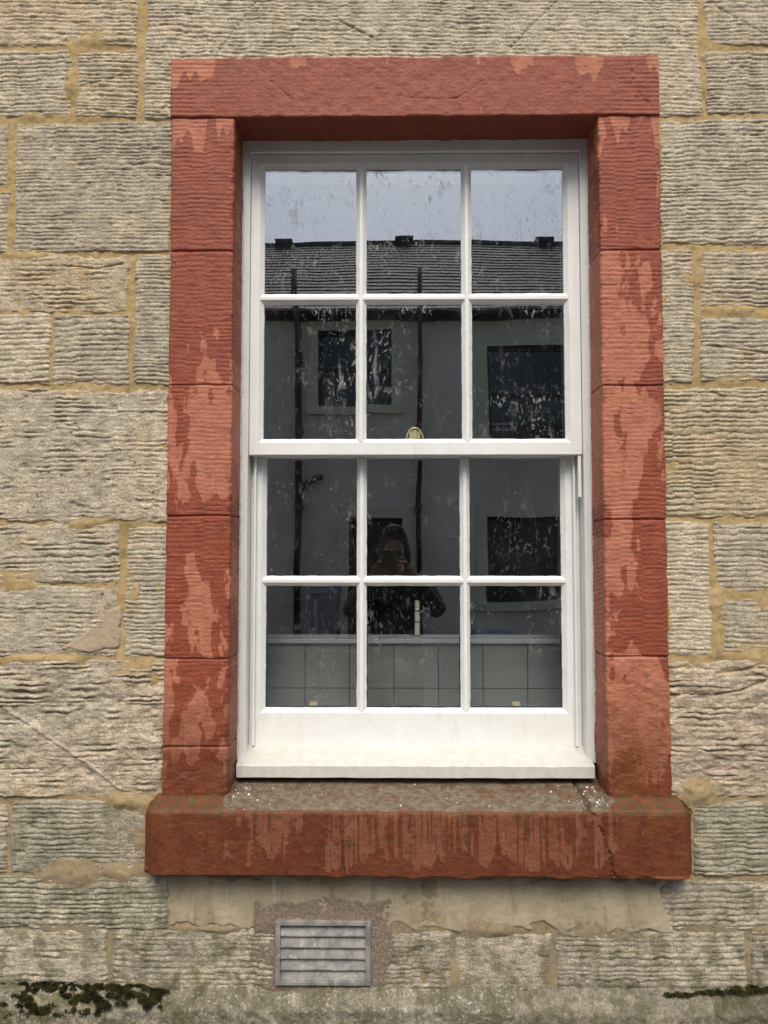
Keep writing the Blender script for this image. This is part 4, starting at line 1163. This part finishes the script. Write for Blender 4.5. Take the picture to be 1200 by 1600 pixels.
# ================================================================== STREET (seen in the glass)
M_ASPH = mat_simple('asphalt', (0.055, 0.055, 0.058), 0.9, 0.2, 3, bump=0.5, bscale=90, bd=0.004)
M_PAVE = mat_simple('concrete_paving', (0.085, 0.082, 0.078), 0.9, 0.15, 2, bump=0.4, bscale=60, bd=0.003)
M_KERB = mat_simple('granite_kerb', (0.12, 0.118, 0.115), 0.85, 0.2, 20, bump=0.3)
M_LINE = mat_simple('road_paint', (0.62, 0.62, 0.58), 0.8, 0.15, 20, bump=0.2)
YFAC = 2 * GLASS - (14.0 + CAM.y)
tag(MB().box(-400, 400, -500, 300, -0.5, -0.12).put('ground', M_ASPH), kind='structure')
tag(MB().box(-60, 60, -2.9, -0.04, -0.3, 0.0).put('pavement', M_PAVE), kind='structure')
tag(MB().box(-60, 60, -3.05, -2.904, -0.3, 0.004).put('kerb', M_KERB, bevel=0.012), kind='structure')
tag(MB().box(-60, 60, YFAC - 0.3, YFAC + 2.0, -0.3, 0.0).put('pavement', M_PAVE), kind='structure')
tag(MB().box(-60, 60, YFAC + 2.004, YFAC + 2.15, -0.3, 0.004).put('kerb', M_KERB, bevel=0.012), kind='structure')

# ---- house across the street
M_HARL = mat_simple('pale_grey_harling', (0.74, 0.66, 0.56), 0.95, 0.10, 0.8, bump=0.9, bscale=30, bd=0.02)
M_CREAM = mat_simple('cream_margin_paint', (0.66, 0.63, 0.45), 0.7, 0.05, 3, bump=0.1)
M_SLATE = mat_simple('blue_grey_slate', (0.045, 0.05, 0.064), 0.7, 0.35, 2.2, bump=0.3, bscale=20, bd=0.005)
M_RIDGE = mat_simple('dark_ridge', (0.05, 0.052, 0.05), 0.8, 0.2, 5, bump=0)
M_DKGL = mat_simple('dark_window_glass', (0.01, 0.012, 0.014), 0.08, 0.1, 3, bump=0, spec=0.6)
M_PIPE = mat_simple('brown_red_pipe_paint', (0.12, 0.045, 0.028), 0.5, 0.15, 6, bump=0)
M_DOOR = mat_simple('dark_maroon_door', (0.055, 0.018, 0.014), 0.5, 0.15, 4, bump=0)
M_FRAME2 = mat_simple('dark_window_frame', (0.03, 0.03, 0.028), 0.5, 0.1, 4, bump=0)
M_BLIND = mat_simple('grey_blind', (0.42, 0.44, 0.46), 0.6, 0.1, 4, bump=0)
DV = 14.0 + CAM.y
def fx(px, py): x, y, z = PV(px, py, DV); return x, z
house = empty('opposite_house', (0, YFAC, 0))
tag(house, 'grey harled house with slate roof and cream window margins reflected in the panes', 'house')
zE = fx(640, 476)[1]
DEPTH = 4.2
xr, _, zR = PV(640, 384, DV + DEPTH)
HX = 11.0
def opening(px0, py0, px1, py1): a = fx(px0, py0); b = fx(px1, py1); return a[0], b[0], b[1], a[1]
W1 = opening(497, 516, 611, 635); W2 = opening(762, 541, 900, 688); W3 = opening(762, 806, 900, 940); D1 = opening(545, 808, 632, 1000)
D1 = (D1[0], D1[1], 0.0, D1[3])
# wall with real openings: boxes between the holes, laid out on a grid
holes = [W1, W2, W3, D1]
def wall_boxes(mb, x0, x1, z0, z1, ya, yb, hs):
    xs = sorted({x0, x1, *[h[0] for h in hs], *[h[1] for h in hs]}); zs = sorted({z0, z1, *[h[2] for h in hs], *[h[3] for h in hs]})
    for i in range(len(xs) - 1):
        run = None
        for j in range(len(zs) - 1):
            cx, cz = (xs[i] + xs[i + 1]) / 2, (zs[j] + zs[j + 1]) / 2
            solid = not any(h[0] < cx < h[1] and h[2] < cz < h[3] for h in hs)
            if solid: run = [zs[j], zs[j + 1]] if run is None else [run[0], zs[j + 1]]
            if (not solid or j == len(zs) - 2) and run: mb.box(xs[i], xs[i + 1], ya, yb, run[0], run[1]); run = None
mb = MB(); wall_boxes(mb, -HX, HX, -0.12, zE, YFAC - 0.4, YFAC, holes)
mb.box(-HX, -HX + 0.3, YFAC - 2 * DEPTH, YFAC - 0.401, -0.12, zE); mb.box(HX - 0.3, HX, YFAC - 2 * DEPTH, YFAC - 0.401, -0.12, zE)
mb.box(-HX, HX, YFAC - 2 * DEPTH - 0.3, YFAC - 2 * DEPTH - 0.001, -0.12, zE)
for s in (-HX, HX - 0.3):
    mb.add([(s, YFAC, zE), (s, YFAC - 2 * DEPTH, zE), (s, YFAC - DEPTH, zR), (s + 0.3, YFAC, zE), (s + 0.3, YFAC - 2 * DEPTH, zE), (s + 0.3, YFAC - DEPTH, zR)], [(0, 1, 2), (3, 5, 4), (0, 3, 4, 1), (1, 4, 5, 2), (2, 5, 3, 0)])
mb.put('wall', M_HARL, house)
mg = 17 / FPX * 14.0
def margins(h, sill=True):
    mb = MB()
    mb.box(h[0] - mg, h[0], YFAC - 0.1, YFAC + 0.025, h[2], h[3]); mb.box(h[1], h[1] + mg, YFAC - 0.1, YFAC + 0.025, h[2], h[3])
    mb.box(h[0] - mg, h[1] + mg, YFAC - 0.1, YFAC + 0.027, h[3], h[3] + mg)
    return mb
for k, h in enumerate((W1, W2, W3)):
    w = MB().box(h[0], h[1], YFAC - 0.20, YFAC - 0.17, h[2], h[3]).put('window', M_DKGL, house)
    margins(h).put('margin', M_CREAM, w)
    MB().box(h[0] - mg - 0.03, h[1] + mg + 0.03, YFAC - 0.1, YFAC + 0.09, h[2] - mg * 0.75, h[2]).put('sill', M_CREAM, w)
    fr = MB(); f_ = 0.055
    fr.box(h[0], h[0] + f_, YFAC - 0.168, YFAC - 0.12, h[2], h[3]); fr.box(h[1] - f_, h[1], YFAC - 0.168, YFAC - 0.12, h[2], h[3])
    fr.box(h[0] + f_, h[1] - f_, YFAC - 0.168, YFAC - 0.12, h[3] - f_, h[3]); fr.box(h[0] + f_, h[1] - f_, YFAC - 0.168, YFAC - 0.12, h[2], h[2] + f_)
    zc = (h[2] + h[3]) / 2; fr.box(h[0] + f_, h[1] - f_, YFAC - 0.166, YFAC - 0.125, zc - 0.03, zc + 0.03)
    fr.put('frame', M_FRAME2, w)
    if k == 1:
        for q in range(2): MB().box(h[0] + 0.08, h[0] + 0.5, YFAC - 0.165, YFAC - 0.150, h[2] + 0.20 + q * 0.11, h[2] + 0.235 + q * 0.11).put('blind_slat', M_BLIND, w)
d = MB().box(D1[0], D1[1], YFAC - 0.22, YFAC - 0.16, 0.0, D1[3]).put('door', M_DOOR, house)
margins(D1).put('margin', M_CREAM, d)
for i in range(2):
    xa_ = D1[0] + 0.10 + i * (D1[1] - D1[0] - 0.16) / 2
    xb_ = xa_ + (D1[1] - D1[0]) / 2 - 0.14
    for (za, zb2) in ((0.15, 0.9), (1.05, D1[3] - 0.15)):
        MB().box(xa_, xb_, YFAC - 0.158, YFAC - 0.145, za, zb2).put('panel', M_DOOR, d, bevel=0.01)
MB().tube([(D1[1] - 0.08, YFAC - 0.158, 1.0), (D1[1] - 0.08, YFAC - 0.11, 1.0)], [0.018, 0.03], 10).put('knob', M_BRASS, d)

sx0, _, sz1 = PV(740, 985, DV - 0.2); sx1 = PV(800, 985, DV - 0.2)[0]
MB().box(sx0, sx1, YFAC + 0.001, YFAC + 0.28, 0.0, sz1).put('step', M_BLIND, house, bevel=0.01)

# slate roof in courses
L = math.hypot(DEPTH + 0.25, zR - zE); ang = math.atan2(zR - zE, DEPTH)
roof = MB()
roof.add([(-HX - .1, YFAC + .25, zE - 0.25 * math.tan(ang)), (HX + .1, YFAC + .25, zE - 0.25 * math.tan(ang)), (HX + .1, YFAC - DEPTH, zR), (-HX - .1, YFAC - DEPTH, zR),
          (-HX - .1, YFAC - 2 * DEPTH - .3, zE - 0.2), (HX + .1, YFAC - 2 * DEPTH - .3, zE - 0.2)], [(0, 1, 2, 3), (3, 2, 5, 4)])
rf = roof.put('roof', M_RIDGE, house)
rr_ = random.Random(4)
sl = MB(); gauge = 0.25; wd = 0.26
Lr = (DEPTH + 0.25) / math.cos(ang)
for j in range(int(Lr / gauge)):
    s0 = j * gauge
    x = -6.0 + (0.13 if j % 2 else 0)
    while x < 6.0:
        th = 0.006 + rr_.random() * 0.008; sj = rr_.uniform(-0.012, 0.012)
        a0, a1 = s0 + sj, s0 + gauge + 0.05
        def pt(xx, s, h): return (xx, YFAC + .25 - s * math.cos(ang) + h * math.sin(ang), zE - .25 * math.tan(ang) + s * math.sin(ang) + h * math.cos(ang))
        xa_, xb_ = x + 0.004, x + wd - 0.004
        sl.add([pt(xa_, a0, 0.012), pt(xb_, a0, 0.012), pt(xb_, a0, 0.012 + th + 0.012), pt(xa_, a0, 0.012 + th + 0.012), pt(xb_, a1, 0.010), pt(xa_, a1, 0.010)],
               [(0, 1, 2, 3), (3, 2, 4, 5), (0, 3, 5), (1, 4, 2)])
        x += wd
o = sl.put('slates', M_SLATE, rf); o['kind'] = 'stuff'
MB().tube([(-HX, YFAC - DEPTH, zR + 0.01), (HX, YFAC - DEPTH, zR + 0.01)], 0.10, 8).put('ridge_cap', M_RIDGE, rf)
for px in (446, 632, 850):
    xv, _, zv = PV(px, 382, DV + DEPTH)
    mb = MB(); mb.box(xv - 0.22, xv + 0.22, YFAC - DEPTH - 0.16, YFAC - DEPTH + 0.16, zR + 0.06, zR + 0.16)
    mb.box(xv - 0.18, xv + 0.18, YFAC - DEPTH - 0.12, YFAC - DEPTH + 0.12, zR, zR + 0.06)
    mb.put('ridge_vent', M_RIDGE, rf)
# half-round gutter with fascia
gut = MB()
gy, gz = YFAC + 0.30, zE - 0.25 * math.tan(ang) - 0.03
secs = [(gy + 0.06 * math.cos(a), gz + 0.06 * math.sin(a)) for a in np.linspace(math.pi, 2 * math.pi, 9)]
secs = secs + [(gy + 0.052 * math.cos(a), gz + 0.004 + 0.052 * math.sin(a)) for a in np.linspace(2 * math.pi, math.pi, 9)]
m_ = len(secs)
gut.add([(-HX, y, z) for y, z in secs] + [(HX, y, z) for y, z in secs], [(i, (i + 1) % m_, m_ + (i + 1) % m_, m_ + i) for i in range(m_)])
gut.box(-HX, HX, YFAC + 0.001, YFAC + 0.03, zE - 0.30, zE - 0.09)
gut.put('gutter', M_FRAME2, house)
for px, top, wpx in ((466, 436, 10.5), (655, 436, 7.5)):
    x, z = fx(px, 700); r = wpx / 2 / FPX * 14
    zt_ = fx(px, top)[1]
    pp = empty('vent_pipe', (x, YFAC + 0.12, 0))
    tag(pp, 'thick brown-red soil pipe with a side branch on the house opposite' if px < 500 else 'thinner brown-red pipe beside the door of the house opposite', 'pipe')
    ya = YFAC + 0.10 + r
    MB().tube([(x, ya, 0), (x, ya, zE - 0.55), (x, ya + 0.32, zE - 0.12), (x, ya + 0.32, zt_)], r, 14).put('pipe_run', M_PIPE, pp, smooth=True)
    for zz in (0.9, 2.3, 3.7, 5.0):
        MB().tube([(x, ya, zz), (x, ya, zz + 0.13)], r * 1.14, 14).put('collar', M_PIPE, pp)
        MB().box(x - r * 1.15, x + r * 1.15, YFAC, ya, zz + 0.03, zz + 0.09).put('bracket', M_PIPE, pp)
    if px < 500:
        bx2, bz2 = fx(500, 745); _, bz3 = fx(466, 772)
        MB().tube([(x, ya, bz3), (x + 0.12, ya, bz3 + 0.16), (bx2 - 0.06, ya - 0.01, bz2 - 0.01), (bx2, YFAC, bz2)], [r * .95, r * .9, r * .85, r * .85], 12).put('branch', M_PIPE, pp, smooth=True)

# ---- wheelie bin against the house
M_BIN = mat_simple('grey_lilac_plastic', (0.24, 0.22, 0.26), 0.55, 0.08, 4, bump=0)
Yb = DV - 0.75
bl, byy, _ = PV(482, 950, Yb); br = PV(531, 950, Yb)[0]; bt = PV(506, 921, Yb)[2]
binn = empty('wheelie_bin', ((bl + br) / 2, byy, 0))
tag(binn, 'grey-lilac wheelie bin beside the front door of the house opposite', 'wheelie bin')
w2 = (br - bl) / 2; cx = (bl + br) / 2
mb = MB()
mb.add([(cx - w2 * .82, byy - .26, .06), (cx + w2 * .82, byy - .26, .06), (cx + w2 * .82, byy + .24, .06), (cx - w2 * .82, byy + .24, .06),
        (cx - w2, byy - .34, bt - .06), (cx + w2, byy - .34, bt - .06), (cx + w2, byy + .34, bt - .06), (cx - w2, byy + .34, bt - .06)],
       [(0, 3, 2, 1), (4, 5, 6, 7), (0, 1, 5, 4), (1, 2, 6, 5), (2, 3, 7, 6), (3, 0, 4, 7)])
mb.put('body', M_BIN, binn, bevel=0.025)
mb = MB().add([(cx - w2 - .02, byy - .37, bt - .058), (cx + w2 + .02, byy - .37, bt - .058), (cx + w2 + .02, byy + .38, bt - .058), (cx - w2 - .02, byy + .38, bt - .058),
               (cx - w2, byy - .35, bt + .03), (cx + w2, byy - .35, bt + .03), (cx + w2, byy + .34, bt - .01), (cx - w2, byy + .34, bt - .01)],
              [(0, 3, 2, 1), (4, 5, 6, 7), (0, 1, 5, 4), (1, 2, 6, 5), (2, 3, 7, 6), (3, 0, 4, 7)])
mb.put('lid', M_BIN, binn, bevel=0.012)
for s in (-1, 1): MB().tube([(cx + s * w2 * .8, byy - .26, .1), (cx + s * (w2 * .8 + .05), byy - .26, .1)], .1, 18).put('wheel', M_FRAME2, binn)

# ================================================================== PHOTOGRAPHER (seen in the glass)
M_SKIN = mat_simple('skin', (0.15, 0.085, 0.06), 0.55, 0.06, 12, bump=0)
M_COAT = mat_simple('black_coat', (0.012, 0.012, 0.013), 0.8, 0.2, 20, bump=0.3, bscale=300)
M_TROU = mat_simple('dark_trousers', (0.02, 0.021, 0.026), 0.85, 0.15, 20, bump=0)
M_HAIR = mat_simple('dark_brown_hair', (0.025, 0.016, 0.011), 0.6, 0.2, 60, bump=0.3, bscale=300)
M_SHOE = mat_simple('dark_leather', (0.018, 0.016, 0.014), 0.5, 0.1, 20, bump=0)
per = empty('person', (0.02, -2.5, 0))
tag(per, 'person in a black coat holding up a phone, reflected in the lower panes', 'person')
PX, PY = 0.02, -2.48
def add_skin_layer(verts, edges, name, mat, parent, root=0, sub=2):
    me = bpy.data.meshes.new(name)
    bm = bmesh.new(); lay = bm.verts.layers.skin.verify()
    bv = []
    for i, v in enumerate(verts):
        q = bm.verts.new(Vector(v[:3]) - Vector(parent.location)); q[lay].radius = (v[3], v[4] if len(v) > 4 else v[3]); q[lay].use_root = (i == root); bv.append(q)
    for a, b in edges: bm.edges.new((bv[a], bv[b]))
    bm.to_mesh(me); bm.free()
    o = bpy.data.objects.new(name, me); COL.objects.link(o); o.parent = parent; me.materials.append(mat)
    o.scale = (1, 1, 0.955)
    m = o.modifiers.new('skin', 'SKIN'); m.use_smooth_shade = True
    s = o.modifiers.new('sub', 'SUBSURF'); s.levels = 1; s.render_levels = sub
    return o
hx = 0.052
EL = {-1: (PX - 0.27, PY + 0.08, 1.22), 1: (PX + 0.27, PY + 0.10, 1.24)}
WR = {-1: (PX - 0.115, PY + 0.40, 1.50), 1: (PX + 0.085, PY + 0.40, 1.50)}
bodyv = [(PX, PY, .95, .145, .11), (PX, PY, 1.12, .13, .10), (PX, PY - .01, 1.30, .155, .11), (PX, PY, 1.42, .10, .085), (PX, PY + .01, 1.50, .055), (PX, PY + .03, 1.57, .070, .085), (PX, PY + .035, 1.65, .075, .09), (PX, PY + .02, 1.71, .055, .065)]
bodye = [(i, i + 1) for i in range(7)]
def limb(pts, start):
    i0 = len(bodyv)
    for k, p in enumerate(pts):
        bodyv.append(p); bodye.append((start if k == 0 else i0 + k - 1, i0 + k))
    return i0
for s in (-1, 1):
    limb([(PX + s * .09, PY, .88, .085), (PX + s * .10, PY + .02, .50, .058), (PX + s * .10, PY - .01, .30, .054), (PX + s * .10, PY - .03, .09, .038), (PX + s * .115, PY + .12, .04, .036)], 0)
    e, w = EL[s], WR[s]
    mid = tuple((a + b) / 2 for a, b in zip(e, w))
    i0 = limb([(PX + s * .17, PY, 1.40, .058), (PX + s * .22, PY + .04, 1.31, .05), e + (.042,), mid + (.036,), w + (.026,), (w[0] - s * .012, w[1] + .05, w[2] + .03, .030, .018)], 3)
    palm = i0 + 5
    px_, py_, pz_ = bodyv[palm][:3]
    for k, ln in enumerate((.060, .072, .068, .052)):     # four fingers wrap the back of the phone, curled inwards
        zf_ = pz_ + 0.030 - 0.020 * k
        limb([(px_ - s * .008, py_ + .022, zf_, .0095), (px_ - s * (.008 + ln * .4), py_ + .030, zf_ + .004, .0088), (px_ - s * (.008 + ln * .8), py_ + .026, zf_ + .005, .0078)], palm)
    limb([(px_ - s * .004, py_ - .012, pz_ + .022, .011), (px_ - s * .022, py_ - .018, pz_ + .045, .0095), (px_ - s * .030, py_ - .014, pz_ + .062, .008)], palm)
body = add_skin_layer(bodyv, bodye, 'body', M_SKIN, per)
# coat: torso and sleeves
cv = [(PX, PY, .80, .19, .15), (PX, PY, .98, .18, .14), (PX, PY, 1.15, .175, .135), (PX, PY - .01, 1.31, .19, .14), (PX, PY, 1.43, .13, .11), (PX, PY + .005, 1.485, .085, .085)]
ce = [(i, i + 1) for i in range(5)]
for s in (-1, 1):
    e, w = EL[s], WR[s]; i0 = len(cv)
    mid = tuple((a + b) / 2 for a, b in zip(e, w))
    cuff = tuple(e[k] + (w[k] - e[k]) * .93 for k in range(3))
    cv += [(PX + s * .175, PY, 1.40, .085), (PX + s * .235, PY + .04, 1.31, .074), e + (.066,), mid + (.056,), cuff + (.042,)]
    ce += [(4, i0), (i0, i0 + 1), (i0 + 1, i0 + 2), (i0 + 2, i0 + 3), (i0 + 3, i0 + 4)]
add_skin_layer(cv, ce, 'coat', M_COAT, per)
tv = [(PX, PY, .92, .155, .125)]; te = []
for s in (-1, 1):
    i0 = len(tv)
    tv += [(PX + s * .095, PY, .80, .105), (PX + s * .10, PY + .02, .50, .078), (PX + s * .10, PY - .02, .10, .062)]
    te += [(0, i0), (i0, i0 + 1), (i0 + 1, i0 + 2)]
add_skin_layer(tv, te, 'trousers', M_TROU, per)
for s in (-1, 1):
    add_skin_layer([(PX + s * .10, PY - .07, .052, .048), (PX + s * .105, PY + .03, .05, .05), (PX + s * .115, PY + .13, .04, .038), (PX + s * .118, PY + .19, .034, .03)], [(0, 1), (1, 2), (2, 3)], 'shoe', M_SHOE, per)
add_skin_layer([(PX, PY - .03, 1.50, .07, .05), (PX, PY - .02, 1.60, .092, .075), (PX, PY + .005, 1.70, .086, .092), (PX, PY + .055, 1.745, .066, .05)], [(0, 1), (1, 2), (2, 3)], 'hair', M_HAIR, per)
add_skin_layer([(PX, PY - .02, 1.47, .105, .09), (PX, PY - .03, 1.58, .115, .098), (PX, PY - .02, 1.69, .108, .105), (PX, PY + .03, 1.775, .072, .062), (PX, PY + .09, 1.775, .05, .028)], [(0, 1), (1, 2), (2, 3), (3, 4)], 'hood', M_COAT, per)
for s in (-1, 1): MB().tube([(PX + s * .032, PY + .118, 1.549), (PX + s * .032, PY + .126, 1.549)], [.011, .008], 10).put('eye', M_SHOE, per)
MB().add([(PX, PY + .112, 1.557), (PX - .016, PY + .115, 1.509), (PX + .016, PY + .115, 1.509), (PX, PY + .142, 1.517)], [(0, 1, 3), (0, 3, 2), (1, 2, 3)]).put('nose', M_SKIN, per)
MB().box(PX - .024, PX + .024, PY + .105, PY + .118, 1.483, 1.493).put('mouth', M_DOOR, per, bevel=.003)

ph = empty('phone', (-0.02, CAM.y - 0.012, 1.49))
tag(ph, 'dark smartphone held upright in both hands by the photographer', 'phone')
MB().box(-0.055, 0.018, CAM.y - 0.016, CAM.y - 0.008, 1.415, 1.563).put('body', M_FRAME2, ph, bevel=0.003)
